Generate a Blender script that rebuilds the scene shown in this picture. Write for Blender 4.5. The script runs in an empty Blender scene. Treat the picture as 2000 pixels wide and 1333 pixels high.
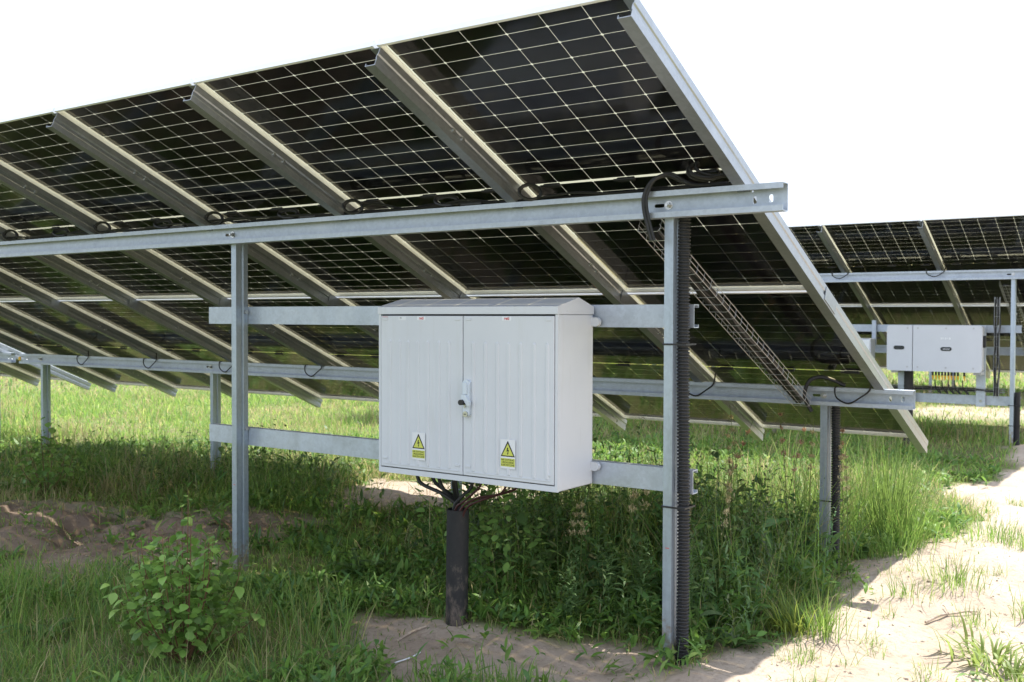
import bpy, bmesh, math, random
import numpy as np
from mathutils import Vector, Matrix
from mathutils.geometry import tessellate_polygon

R = math.radians
rng = np.random.default_rng(7)
random.seed(7)
scene = bpy.context.scene
C = scene.collection

# ------------------------------------------------------------------ camera
cam_d = bpy.data.cameras.new('camera')
cam = bpy.data.objects.new('camera', cam_d)
C.objects.link(cam)
CAM = Vector((1.658, -3.036, 1.541))
yaw, pitch, roll = R(35.096), R(-1.324), R(0.16)
f_ = Vector((-math.sin(yaw) * math.cos(pitch), math.cos(yaw) * math.cos(pitch), math.sin(pitch)))
r_ = Vector((math.cos(yaw), math.sin(yaw), 0))
u_ = r_.cross(f_)
r2 = r_ * math.cos(roll) + u_ * math.sin(roll)
u2 = -r_ * math.sin(roll) + u_ * math.cos(roll)
M = Matrix((r2, u2, -f_)).transposed().to_4x4()
M.translation = CAM
cam.matrix_world = M
cam_d.sensor_width = 36
cam_d.lens = 35.69
cam_d.clip_start = 0.05
cam_d.clip_end = 3000
cam_d.dof.use_dof = True
cam_d.dof.focus_distance = 4.9
cam_d.dof.aperture_fstop = 5.0
scene.camera = cam

# ------------------------------------------------------------------ sky, sun, exposure
SUN_EL = R(60)
w = bpy.data.worlds.new('World')
scene.world = w
w.use_nodes = True
nt = w.node_tree
bg = nt.nodes['Background']
sky = nt.nodes.new('ShaderNodeTexSky')
sky.sky_type = 'NISHITA'
sky.sun_disc = False
sky.sun_elevation = SUN_EL
sky.sun_rotation = R(3.0)
sky.air_density = 1.0
sky.dust_density = 3.0
sky.ozone_density = 1.0
# thin bright summer cloud veil, even over the whole sky
tc = nt.nodes.new('ShaderNodeTexCoord')
cn = nt.nodes.new('ShaderNodeTexNoise')
cn.inputs['Scale'].default_value = 2.2
cn.inputs['Detail'].default_value = 6
cr = nt.nodes.new('ShaderNodeMapRange')
cr.inputs['From Min'].default_value = 0.25
cr.inputs['From Max'].default_value = 0.6
cr.inputs['To Min'].default_value = 0.55
cr.inputs['To Max'].default_value = 0.9
mx = nt.nodes.new('ShaderNodeMix')
mx.data_type = 'RGBA'
mx.inputs['B'].default_value = (7.9, 8.8, 10.6, 1)
nt.links.new(tc.outputs['Generated'], cn.inputs['Vector'])
nt.links.new(cn.outputs['Fac'], cr.inputs['Value'])
nt.links.new(cr.outputs['Result'], mx.inputs['Factor'])
nt.links.new(sky.outputs['Color'], mx.inputs['A'])
nt.links.new(mx.outputs['Result'], bg.inputs['Color'])
bg.inputs['Strength'].default_value = 0.088

sun_d = bpy.data.lights.new('sun', 'SUN')
sun_d.energy = 4.6
sun_d.angle = R(0.75)
sun_d.color = (1.0, 0.95, 0.86)
sun = bpy.data.objects.new('sun', sun_d)
C.objects.link(sun)
sun.rotation_euler = (-(math.pi / 2 - SUN_EL), 0, R(-3.0))
sun.location = (0, 20, 30)

vs = scene.view_settings
vs.view_transform = 'Standard'
vs.look = 'None'
vs.gamma = 1
vs.exposure = 1.05
vs.use_curve_mapping = False
scene.render.engine = 'CYCLES'
scene.cycles.transparent_max_bounces = 16
scene.cycles.max_bounces = 8

# ------------------------------------------------------------------ materials
def new_mat(name):
    m = bpy.data.materials.new(name)
    m.use_nodes = True
    n = m.node_tree
    return m, n, n.nodes['Principled BSDF'], n.nodes['Material Output']

def ramp(n, cols, pos):
    r = n.nodes.new('ShaderNodeValToRGB')
    e = r.color_ramp.elements
    while len(e) < len(cols):
        e.new(0.5)
    for i, (c, p) in enumerate(zip(cols, pos)):
        e[i].position = p
        e[i].color = (*c, 1)
    return r

def noise(n, scale, detail=4, rough=0.55, coord='Object', vscale=None):
    t = n.nodes.new('ShaderNodeTexCoord')
    x = n.nodes.new('ShaderNodeTexNoise')
    x.inputs['Scale'].default_value = scale
    x.inputs['Detail'].default_value = detail
    x.inputs['Roughness'].default_value = rough
    if vscale:
        mp = n.nodes.new('ShaderNodeMapping')
        mp.inputs['Scale'].default_value = vscale
        n.links.new(t.outputs[coord], mp.inputs['Vector'])
        n.links.new(mp.outputs['Vector'], x.inputs['Vector'])
    else:
        n.links.new(t.outputs[coord], x.inputs['Vector'])
    return x

def bump(n, b, src, strength, dist=0.01):
    k = n.nodes.new('ShaderNodeBump')
    k.inputs['Strength'].default_value = strength
    k.inputs['Distance'].default_value = dist
    n.links.new(src, k.inputs['Height'])
    n.links.new(k.outputs['Normal'], b.inputs['Normal'])
    return k

def simple(name, col, rough=0.5, metal=0.0, var=0.0, vs_=30, spec=None):
    m, n, b, o = new_mat(name)
    b.inputs['Base Color'].default_value = (*col, 1)
    b.inputs['Roughness'].default_value = rough
    b.inputs['Metallic'].default_value = metal
    if spec is not None:
        b.inputs['Specular IOR Level'].default_value = spec
    if var:
        x = noise(n, vs_)
        lo = tuple(c * (1 - var) for c in col)
        hi = tuple(min(1, c * (1 + var)) for c in col)
        r = ramp(n, [lo, hi], [0.3, 0.7])
        n.links.new(x.outputs['Fac'], r.inputs['Fac'])
        n.links.new(r.outputs['Color'], b.inputs['Base Color'])
    return m

def galv(name, base, rough=0.42, metal=0.75, stretch=(1, 1, 1), splash=False):
    m, n, b, o = new_mat(name)
    a = noise(n, 9, 8, 0.65, vscale=stretch)
    t = n.nodes.new('ShaderNodeTexCoord')
    v = n.nodes.new('ShaderNodeTexVoronoi')
    v.inputs['Scale'].default_value = 70
    n.links.new(t.outputs['Object'], v.inputs['Vector'])
    r = ramp(n, [tuple(c * 0.84 for c in base), base, tuple(min(1, c * 1.1) for c in base)], [0.3, 0.5, 0.72])
    n.links.new(a.outputs['Fac'], r.inputs['Fac'])
    hv = n.nodes.new('ShaderNodeHueSaturation')
    mr = n.nodes.new('ShaderNodeMapRange')
    mr.inputs['To Min'].default_value = 0.95
    mr.inputs['To Max'].default_value = 1.06
    sx = n.nodes.new('ShaderNodeSeparateColor')
    n.links.new(v.outputs['Color'], sx.inputs['Color'])
    n.links.new(sx.outputs[0], mr.inputs['Value'])
    n.links.new(mr.outputs['Result'], hv.inputs['Value'])
    n.links.new(r.outputs['Color'], hv.inputs['Color'])
    oi = n.nodes.new('ShaderNodeObjectInfo')
    om = n.nodes.new('ShaderNodeMapRange')
    om.inputs['To Min'].default_value = 0.86
    om.inputs['To Max'].default_value = 1.12
    n.links.new(oi.outputs['Random'], om.inputs['Value'])
    h2 = n.nodes.new('ShaderNodeHueSaturation')
    n.links.new(om.outputs['Result'], h2.inputs['Value'])
    n.links.new(hv.outputs['Color'], h2.inputs['Color'])
    # pale oxide bloom in irregular patches
    wb = noise(n, 2.3, 6, 0.7)
    wr = ramp(n, [(0, 0, 0), (0.55, 0.55, 0.55)], [0.55, 0.75])
    n.links.new(wb.outputs['Fac'], wr.inputs['Fac'])
    wm = n.nodes.new('ShaderNodeMix'); wm.data_type = 'RGBA'
    wm.inputs['B'].default_value = (0.56, 0.59, 0.62, 1)
    n.links.new(wr.outputs['Color'], wm.inputs['Factor'])
    n.links.new(h2.outputs['Color'], wm.inputs['A'])
    n.links.new(wm.outputs['Result'], b.inputs['Base Color'])
    if splash:
        t2 = n.nodes.new('ShaderNodeTexCoord')
        sp = n.nodes.new('ShaderNodeSeparateXYZ')
        n.links.new(t2.outputs['Object'], sp.inputs[0])
        mz = n.nodes.new('ShaderNodeMapRange')
        mz.inputs['From Min'].default_value = 0.0
        mz.inputs['From Max'].default_value = 0.32
        mz.inputs['To Min'].default_value = 0.30
        mz.inputs['To Max'].default_value = -0.12
        n.links.new(sp.outputs['Z'], mz.inputs['Value'])
        sn = noise(n, 38, 6, 0.75)
        sa = n.nodes.new('ShaderNodeMath'); sa.operation = 'ADD'
        n.links.new(mz.outputs['Result'], sa.inputs[0]); n.links.new(sn.outputs['Fac'], sa.inputs[1])
        sr = ramp(n, [(0, 0, 0), (0.8, 0.8, 0.8)], [0.56, 0.75])
        n.links.new(sa.outputs[0], sr.inputs['Fac'])
        sm = n.nodes.new('ShaderNodeMix'); sm.data_type = 'RGBA'
        sm.inputs['B'].default_value = (0.30, 0.23, 0.17, 1)
        n.links.new(sr.outputs['Color'], sm.inputs['Factor'])
        n.links.new(wm.outputs['Result'], sm.inputs['A'])
        n.links.new(sm.outputs['Result'], b.inputs['Base Color'])
    b.inputs['Metallic'].default_value = metal
    rr = n.nodes.new('ShaderNodeMapRange')
    rr.inputs['To Min'].default_value = rough - 0.1
    rr.inputs['To Max'].default_value = rough + 0.16
    n.links.new(a.outputs['Fac'], rr.inputs['Value'])
    n.links.new(rr.outputs['Result'], b.inputs['Roughness'])
    bump(n, b, a.outputs['Fac'], 0.03, 0.01)
    return m

MAT = {}
MAT['galv'] = galv('galvanised_steel', (0.49, 0.54, 0.61), 0.40, 0.5)
MAT['galv_post'] = galv('galvanised_post', (0.40, 0.46, 0.53), 0.36, 0.6, stretch=(3, 3, 0.4), splash=True)
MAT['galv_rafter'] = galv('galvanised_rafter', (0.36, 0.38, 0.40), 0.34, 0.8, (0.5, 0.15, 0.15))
MAT['alu'] = simple('anodised_aluminium', (0.86, 0.87, 0.88), 0.40, 0.3, 0.04, 12)
MAT['bolt'] = simple('zinc_bolt', (0.55, 0.55, 0.53), 0.3, 0.9, 0.1, 80)
MAT['black'] = simple('black_plastic', (0.018, 0.018, 0.019), 0.5, 0, 0.25, 40)
MAT['cable'] = simple('black_cable', (0.015, 0.015, 0.016), 0.45)
MAT['redcable'] = simple('dark_red_cable', (0.05, 0.013, 0.012), 0.5)
MAT['wire'] = simple('zinc_wire', (0.42, 0.43, 0.44), 0.4, 0.7)
MAT['orange'] = simple('orange_paint', (0.75, 0.13, 0.02), 0.6)
MAT['yellow_cap'] = simple('yellow_plastic', (0.75, 0.42, 0.02), 0.45)
MAT['ink'] = simple('black_ink', (0.015, 0.015, 0.012), 0.6)
MAT['red_ink'] = simple('red_ink', (0.55, 0.06, 0.06), 0.6)
MAT['sign_yellow'] = simple('sign_yellow', (0.58, 0.61, 0.11), 0.45)
MAT['sticker'] = simple('clear_sticker', (0.72, 0.73, 0.76), 0.25)
MAT['seal'] = simple('door_seal', (0.03, 0.032, 0.035), 0.7)
MAT['lock_grey'] = simple('handle_grey', (0.60, 0.66, 0.72), 0.35)
MAT['inv'] = simple('inverter_paint', (0.58, 0.60, 0.65), 0.42, 0, 0.02, 6)
MAT['inv_side'] = simple('inverter_casting', (0.45, 0.46, 0.48), 0.5, 0.3, 0.06, 20)
MAT['display'] = simple('dark_display', (0.012, 0.016, 0.012), 0.15)
MAT['red_mark'] = simple('red_marker', (0.6, 0.08, 0.08), 0.7)
MAT['bark'] = simple('reddish_bark', (0.16, 0.075, 0.04), 0.7, 0, 0.3, 60)
MAT['wood'] = simple('bleached_wood', (0.38, 0.30, 0.23), 0.85, 0, 0.3, 60)
MAT['pale'] = simple('pale_plastic', (0.75, 0.77, 0.80), 0.4)

def cabinet_mat():
    m, n, b, o = new_mat('cabinet_polyester')
    x = noise(n, 3, 6, 0.6)
    r = ramp(n, [(0.585, 0.605, 0.645), (0.63, 0.65, 0.685)], [0.3, 0.7])
    n.links.new(x.outputs['Fac'], r.inputs['Fac'])
    # faint run-off dirt
    d = noise(n, 5, 5, 0.7, vscale=(4, 4, 0.35))
    dr = ramp(n, [(0, 0, 0), (1, 1, 1)], [0.56, 0.8])
    n.links.new(d.outputs['Fac'], dr.inputs['Fac'])
    mx = n.nodes.new('ShaderNodeMix'); mx.data_type = 'RGBA'
    mx.inputs['B'].default_value = (0.48, 0.475, 0.44, 1)
    sc = n.nodes.new('ShaderNodeMath'); sc.operation = 'MULTIPLY'; sc.inputs[1].default_value = 0.35
    n.links.new(dr.outputs['Color'], sc.inputs[0])
    n.links.new(sc.outputs[0], mx.inputs['Factor'])
    n.links.new(r.outputs['Color'], mx.inputs['A'])
    n.links.new(mx.outputs['Result'], b.inputs['Base Color'])
    b.inputs['Roughness'].default_value = 0.38
    f = noise(n, 500, 2)
    bump(n, b, f.outputs['Fac'], 0.03, 0.002)
    return m
MAT['cab'] = cabinet_mat()

def cell_mat():
    m, n, b, o = new_mat('silicon_cell')
    oi = n.nodes.new('ShaderNodeObjectInfo')
    r = ramp(n, [(0.009, 0.011, 0.026), (0.012, 0.016, 0.050), (0.014, 0.012, 0.024)], [0.0, 0.55, 1.0])
    n.links.new(oi.outputs['Random'], r.inputs['Fac'])
    # fine printed fingers
    t = n.nodes.new('ShaderNodeTexCoord')
    wv = n.nodes.new('ShaderNodeTexWave')
    wv.inputs['Scale'].default_value = 60
    wv.bands_direction = 'X'
    n.links.new(t.outputs['Object'], wv.inputs['Vector'])
    mx = n.nodes.new('ShaderNodeMix'); mx.data_type = 'RGBA'
    mp = n.nodes.new('ShaderNodeMapRange')
    mp.inputs['From Min'].default_value = 0.86
    mp.inputs['To Max'].default_value = 0.25
    n.links.new(wv.outputs['Fac'], mp.inputs['Value'])
    n.links.new(mp.outputs['Result'], mx.inputs['Factor'])
    n.links.new(r.outputs['Color'], mx.inputs['A'])
    mx.inputs['B'].default_value = (0.05, 0.052, 0.06, 1)
    n.links.new(mx.outputs['Result'], b.inputs['Base Color'])
    b.inputs['Roughness'].default_value = 0.45
    b.inputs['Specular IOR Level'].default_value = 0.25
    return m
MAT['cell'] = cell_mat()

def glass_mat():
    m, n, b, o = new_mat('module_glass')
    tr = n.nodes.new('ShaderNodeBsdfTransparent')
    tr.inputs['Color'].default_value = (0.84, 0.80, 0.64, 1)
    gl = n.nodes.new('ShaderNodeBsdfGlossy')
    gl.inputs['Roughness'].default_value = 0.09
    x = noise(n, 3.0, 3)
    bp = n.nodes.new('ShaderNodeBump')
    bp.inputs['Strength'].default_value = 0.02
    bp.inputs['Distance'].default_value = 0.02
    n.links.new(x.outputs['Fac'], bp.inputs['Height'])
    n.links.new(bp.outputs['Normal'], gl.inputs['Normal'])
    df = n.nodes.new('ShaderNodeBsdfDiffuse')
    df.inputs['Color'].default_value = (0.30, 0.28, 0.25, 1)
    dn = noise(n, 2.2, 7, 0.65)
    dm = n.nodes.new('ShaderNodeMapRange')
    dm.inputs['From Min'].default_value = 0.4
    dm.inputs['From Max'].default_value = 0.75
    dm.inputs['To Min'].default_value = 0.0
    dm.inputs['To Max'].default_value = 0.035
    n.links.new(dn.outputs['Fac'], dm.inputs['Value'])
    dx = n.nodes.new('ShaderNodeMixShader')
    n.links.new(dm.outputs['Result'], dx.inputs[0])
    n.links.new(tr.outputs[0], dx.inputs[1])
    n.links.new(df.outputs[0], dx.inputs[2])
    fr = n.nodes.new('ShaderNodeFresnel')
    fr.inputs['IOR'].default_value = 1.52
    mx = n.nodes.new('ShaderNodeMixShader')
    n.links.new(fr.outputs[0], mx.inputs[0])
    n.links.new(dx.outputs[0], mx.inputs[1])
    n.links.new(gl.outputs[0], mx.inputs[2])
    n.links.new(mx.outputs[0], o.inputs['Surface'])
    return m
MAT['glass'] = glass_mat()

def leaf_mat(name, transl=0.48, rough=0.5):
    m, n, b, o = new_mat(name)
    a = n.nodes.new('ShaderNodeAttribute')
    a.attribute_name = 'col'
    n.links.new(a.outputs['Color'], b.inputs['Base Color'])
    b.inputs['Roughness'].default_value = rough
    b.inputs['Specular IOR Level'].default_value = 0.35
    tl = n.nodes.new('ShaderNodeBsdfTranslucent')
    hs = n.nodes.new('ShaderNodeHueSaturation')
    hs.inputs['Value'].default_value = 1.35
    hs.inputs['Hue'].default_value = 0.485
    n.links.new(a.outputs['Color'], hs.inputs['Color'])
    n.links.new(hs.outputs['Color'], tl.inputs['Color'])
    mx = n.nodes.new('ShaderNodeMixShader')
    mx.inputs[0].default_value = transl
    n.links.new(b.outputs[0], mx.inputs[1])
    n.links.new(tl.outputs[0], mx.inputs[2])
    n.links.new(mx.outputs[0], o.inputs['Surface'])
    return m
MAT['grass'] = leaf_mat('grass_blade')
MAT['leaf'] = leaf_mat('weed_leaf', 0.42, 0.5)

def shrub_leaf():
    m, n, b, o = new_mat('shrub_leaf')
    oi = n.nodes.new('ShaderNodeObjectInfo')
    r = ramp(n, [(0.13, 0.25, 0.06), (0.23, 0.40, 0.08), (0.34, 0.50, 0.12)], [0, 0.6, 1])
    n.links.new(oi.outputs['Random'], r.inputs['Fac'])
    n.links.new(r.outputs['Color'], b.inputs['Base Color'])
    b.inputs['Roughness'].default_value = 0.42
    tl = n.nodes.new('ShaderNodeBsdfTranslucent')
    n.links.new(r.outputs['Color'], tl.inputs['Color'])
    mx = n.nodes.new('ShaderNodeMixShader')
    mx.inputs[0].default_value = 0.35
    n.links.new(b.outputs[0], mx.inputs[1])
    n.links.new(tl.outputs[0], mx.inputs[2])
    n.links.new(mx.outputs[0], o.inputs['Surface'])
    return m
MAT['shrub_leaf'] = shrub_leaf()

def ground_mat():
    m, n, b, o = new_mat('sandy_soil')
    a = n.nodes.new('ShaderNodeAttribute')
    a.attribute_name = 'veg'
    n1 = noise(n, 1.3, 8, 0.6)
    n2 = noise(n, 26, 8, 0.7)
    r1 = ramp(n, [(0.38, 0.30, 0.235), (0.46, 0.38, 0.305), (0.52, 0.44, 0.365)], [0.3, 0.5, 0.72])
    n.links.new(n1.outputs['Fac'], r1.inputs['Fac'])
    r2 = ramp(n, [(0.62, 0.58, 0.54), (1, 1, 1), (1.0, 0.98, 0.95)], [0.32, 0.5, 0.7])
    n.links.new(n2.outputs['Fac'], r2.inputs['Fac'])
    dg = n.nodes.new('ShaderNodeAttribute'); dg.attribute_name = 'dug'        # freshly turned, moister earth
    md = n.nodes.new('ShaderNodeMix'); md.data_type = 'RGBA'
    md.inputs['B'].default_value = (0.235, 0.175, 0.13, 1)
    n.links.new(dg.outputs['Fac'], md.inputs['Factor'])
    n.links.new(r1.outputs['Color'], md.inputs['A'])
    mu = n.nodes.new('ShaderNodeMix'); mu.data_type = 'RGBA'; mu.blend_type = 'MULTIPLY'
    mu.inputs['Factor'].default_value = 0.8
    n.links.new(md.outputs['Result'], mu.inputs['A'])
    n.links.new(r2.outputs['Color'], mu.inputs['B'])
    n3 = noise(n, 5, 8, 0.7)
    r3 = ramp(n, [(0.15, 0.125, 0.075), (0.17, 0.18, 0.07), (0.14, 0.19, 0.06)], [0.35, 0.5, 0.65])
    n.links.new(n3.outputs['Fac'], r3.inputs['Fac'])
    vm = n.nodes.new('ShaderNodeMapRange')
    vm.inputs['From Min'].default_value = 0.25
    vm.inputs['From Max'].default_value = 0.95
    n.links.new(a.outputs['Fac'], vm.inputs['Value'])
    mx = n.nodes.new('ShaderNodeMix'); mx.data_type = 'RGBA'
    n.links.new(vm.outputs['Result'], mx.inputs['Factor'])
    n.links.new(mu.outputs['Result'], mx.inputs['A'])
    n.links.new(r3.outputs['Color'], mx.inputs['B'])
    n.links.new(mx.outputs['Result'], b.inputs['Base Color'])
    b.inputs['Roughness'].default_value = 0.95
    b.inputs['Specular IOR Level'].default_value = 0.15
    n4 = noise(n, 160, 4, 0.7)
    ad = n.nodes.new('ShaderNodeMath'); ad.operation = 'ADD'
    n.links.new(n2.outputs['Fac'], ad.inputs[0])
    mm = n.nodes.new('ShaderNodeMath'); mm.operation = 'MULTIPLY'; mm.inputs[1].default_value = 0.35
    n.links.new(n4.outputs['Fac'], mm.inputs[0])
    n.links.new(mm.outputs[0], ad.inputs[1])
    bump(n, b, ad.outputs[0], 0.7, 0.02)
    return m
MAT['ground'] = ground_mat()

def pipe_mat():
    m, n, b, o = new_mat('dusty_black_pipe')
    x = noise(n, 22, 8, 0.75, vscale=(1, 1, 0.5))
    t = n.nodes.new('ShaderNodeTexCoord')
    sp = n.nodes.new('ShaderNodeSeparateXYZ')
    n.links.new(t.outputs['Object'], sp.inputs[0])
    mr = n.nodes.new('ShaderNodeMapRange')           # soil splashes thin out above the ground
    mr.inputs['From Min'].default_value = 0.0
    mr.inputs['From Max'].default_value = 0.5
    mr.inputs['To Min'].default_value = 0.16
    mr.inputs['To Max'].default_value = -0.06
    n.links.new(sp.outputs['Z'], mr.inputs['Value'])
    ad = n.nodes.new('ShaderNodeMath'); ad.operation = 'ADD'
    n.links.new(x.outputs['Fac'], ad.inputs[0])
    n.links.new(mr.outputs['Result'], ad.inputs[1])
    r = ramp(n, [(0.012, 0.012, 0.013), (0.02, 0.019, 0.019), (0.17, 0.13, 0.10)], [0.4, 0.58, 0.82])
    n.links.new(ad.outputs[0], r.inputs['Fac'])
    n.links.new(r.outputs['Color'], b.inputs['Base Color'])
    b.inputs['Roughness'].default_value = 0.6
    return m
MAT['pipe'] = pipe_mat()

# ------------------------------------------------------------------ mesh helpers
class MB:
    def __init__(s):
        s.v = []; s.f = []
    def add(s, vs, fs):
        o = len(s.v)
        s.v += [tuple(v) for v in vs]
        s.f += [tuple(i + o for i in f) for f in fs]
        return s
    def box(s, x0, x1, y0, y1, z0, z1):
        v = [(x, y, z) for z in (z0, z1) for y in (y0, y1) for x in (x0, x1)]
        return s.add(v, [(0, 2, 3, 1), (4, 5, 7, 6), (0, 1, 5, 4), (2, 6, 7, 3), (0, 4, 6, 2), (1, 3, 7, 5)])
    def cbox(s, x0, x1, y0, y1, z0, z1, b=0.004):
        """box with chamfered edges"""
        bm = bmesh.new()
        bmesh.ops.create_cube(bm, size=1)
        for v in bm.verts:
            v.co = Vector((x0 if v.co.x < 0 else x1, y0 if v.co.y < 0 else y1, z0 if v.co.z < 0 else z1))
        bmesh.ops.bevel(bm, geom=bm.edges[:], offset=b, segments=2, affect='EDGES', profile=0.5)
        bm.verts.ensure_lookup_table()
        s.add([v.co for v in bm.verts], [[v.index for v in f.verts] for f in bm.faces])
        bm.free()
        return s
    def extrude(s, prof, p0, p1, ax, ay):
        """closed 2D outline prof swept from p0 to p1; ax, ay are the profile's axes"""
        p0, p1, ax, ay = map(Vector, (p0, p1, ax, ay))
        n = len(prof)
        v = [p0 + ax * a + ay * b for a, b in prof] + [p1 + ax * a + ay * b for a, b in prof]
        fs = [(i, (i + 1) % n, n + (i + 1) % n, n + i) for i in range(n)]
        tri = tessellate_polygon([[Vector((a, b, 0)) for a, b in prof]])
        fs += [t for t in tri] + [tuple(n + i for i in reversed(t)) for t in tri]
        return s.add(v, fs)
    def plate(s, outer, holes, org, ax, ay, az, t):
        """plate with holes, thickness t along az"""
        org, ax, ay, az = map(Vector, (org, ax, ay, az))
        loops = [outer] + holes
        tri = tessellate_polygon([[Vector((a, b, 0)) for a, b in l] for l in loops])
        pts = [p for l in loops for p in l]
        n = len(pts)
        v = [org + ax * a + ay * b for a, b in pts] + [org + ax * a + ay * b + az * t for a, b in pts]
        fs = [tuple(x) for x in tri] + [tuple(n + i for i in reversed(x)) for x in tri]
        o = 0
        for l in loops:
            k = len(l)
            fs += [(o + i, o + (i + 1) % k, n + o + (i + 1) % k, n + o + i) for i in range(k)]
            o += k
        return s.add(v, fs)
    def tube(s, path, rad, n=8, caps=True):
        P = [Vector(p) for p in path]
        m = len(P)
        rad = rad if hasattr(rad, '__len__') else [rad] * m
        t0 = (P[1] - P[0]).normalized()
        up = Vector((0, 0, 1)) if abs(t0.z) < 0.9 else Vector((1, 0, 0))
        nx = t0.cross(up).normalized()
        vs = []
        for i in range(m):
            t = (P[min(i + 1, m - 1)] - P[max(i - 1, 0)]).normalized()
            nx = (nx - t * nx.dot(t)).normalized()
            ny = t.cross(nx)
            for k in range(n):
                a = 2 * math.pi * k / n
                vs.append(P[i] + (nx * math.cos(a) + ny * math.sin(a)) * rad[i])
        fs = [(i * n + k, i * n + (k + 1) % n, (i + 1) * n + (k + 1) % n, (i + 1) * n + k) for i in range(m - 1) for k in range(n)]
        if caps:
            fs += [tuple(reversed(range(n))), tuple((m - 1) * n + k for k in range(n))]
        return s.add(vs, fs)
    def mesh(s, name, mat, smooth=False):
        me = bpy.data.meshes.new(name)
        me.from_pydata(s.v, [], s.f)
        me.materials.append(mat)
        bm = bmesh.new(); bm.from_mesh(me)
        bmesh.ops.recalc_face_normals(bm, faces=bm.faces[:])
        bm.to_mesh(me); bm.free()
        if smooth:
            me.polygons.foreach_set('use_smooth', [True] * len(me.polygons))
            try:
                me.set_sharp_from_angle(angle=R(40))
            except Exception:
                pass
        me.update()
        return me
    def build(s, name, mat, parent=None, smooth=False):
        return link(name, s.mesh(name, mat, smooth), parent)

def link(name, me, parent=None):
    o = bpy.data.objects.new(name, me)
    C.objects.link(o)
    if parent is not None:
        o.parent = parent
    return o

def tag(o, label=None, cat=None, group=None, kind=None):
    if label: o['label'] = label
    if cat: o['category'] = cat
    if group: o['group'] = group
    if kind: o['kind'] = kind
    return o

def empty(name, loc=(0, 0, 0)):
    o = bpy.data.objects.new(name, None)
    o.empty_display_size = 0.1
    o.location = loc
    C.objects.link(o)
    return o

def copy_tree(o, parent=None):
    c = o.copy()
    C.objects.link(c)
    c.parent = parent
    for ch in list(KIDS.get(o.name, ())):
        copy_tree(ch, c)
    return c
KIDS = {}
def index_kids():
    KIDS.clear()
    for o in bpy.data.objects:
        if o.parent:
            KIDS.setdefault(o.parent.name, []).append(o)

def bez(pts, n=8):
    """Catmull-Rom through pts"""
    P = [Vector(p) for p in pts]
    P = [P[0] * 2 - P[1]] + P + [P[-1] * 2 - P[-2]]
    out = []
    for i in range(1, len(P) - 2):
        for k in range(n):
            t = k / n
            a, b, c, d = P[i - 1], P[i], P[i + 1], P[i + 2]
            out.append(0.5 * ((2 * b) + (c - a) * t + (2 * a - 5 * b + 4 * c - d) * t * t + (3 * b - a - 3 * c + d) * t ** 3))
    out.append(P[-2])
    return out

def text_mesh(name, body, size, mat, loc, parent, bold=0.0):
    cu = bpy.data.curves.new(name, 'FONT')
    cu.body = body
    cu.size = size
    cu.align_x = 'CENTER'
    cu.align_y = 'CENTER'
    cu.offset = bold
    cu.resolution_u = 2
    o = bpy.data.objects.new(name + '_tmp', cu)
    C.objects.link(o)
    dg = bpy.context.evaluated_depsgraph_get()
    me = bpy.data.meshes.new_from_object(o.evaluated_get(dg))
    bpy.data.objects.remove(o)
    me.transform(Matrix.Rotation(R(90), 4, 'X'))
    me.materials.clear()
    me.materials.append(mat)
    t = link(name, me, parent)
    t.location = loc
    return t

# ------------------------------------------------------------------ terrain functions
def vnoise(x, y, seed=0):
    x = np.asarray(x, float); y = np.asarray(y, float)
    xi = np.floor(x).astype(np.int64); yi = np.floor(y).astype(np.int64)
    fx = x - xi; fy = y - yi
    fx = fx * fx * (3 - 2 * fx); fy = fy * fy * (3 - 2 * fy)
    def h(a, b):
        n = (a * 374761393 + b * 668265263 + seed * 1442695041) & 0xffffffff
        n = ((n ^ (n >> 13)) * 1274126177) & 0xffffffff
        return ((n ^ (n >> 16)) & 0xffff) / 65535.0
    return (h(xi, yi) * (1 - fx) + h(xi + 1, yi) * fx) * (1 - fy) + (h(xi, yi + 1) * (1 - fx) + h(xi + 1, yi + 1) * fx) * fy

def fbm(x, y, oct=4, seed=0):
    s = 0; a = 0.5; t = 0
    for i in range(oct):
        s = s + a * vnoise(x * 2 ** i, y * 2 ** i, seed + i); t += a; a *= 0.5
    return s / t

def poly_sd(x, y, poly):
    """signed distance, negative inside"""
    d = np.full(x.shape, 1e9); ins = np.zeros(x.shape, bool)
    n = len(poly)
    for i in range(n):
        ax, ay = poly[i]; bx, by = poly[(i + 1) % n]
        ex, ey = bx - ax, by - ay
        t = np.clip(((x - ax) * ex + (y - ay) * ey) / (ex * ex + ey * ey + 1e-12), 0, 1)
        d = np.minimum(d, np.hypot(x - ax - t * ex, y - ay - t * ey))
        c = ((ay > y) != (by > y)) & (x < (bx - ax) * (y - ay) / (by - ay + 1e-12) + ax)
        ins ^= c
    return np.where(ins, -d, d)

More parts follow.
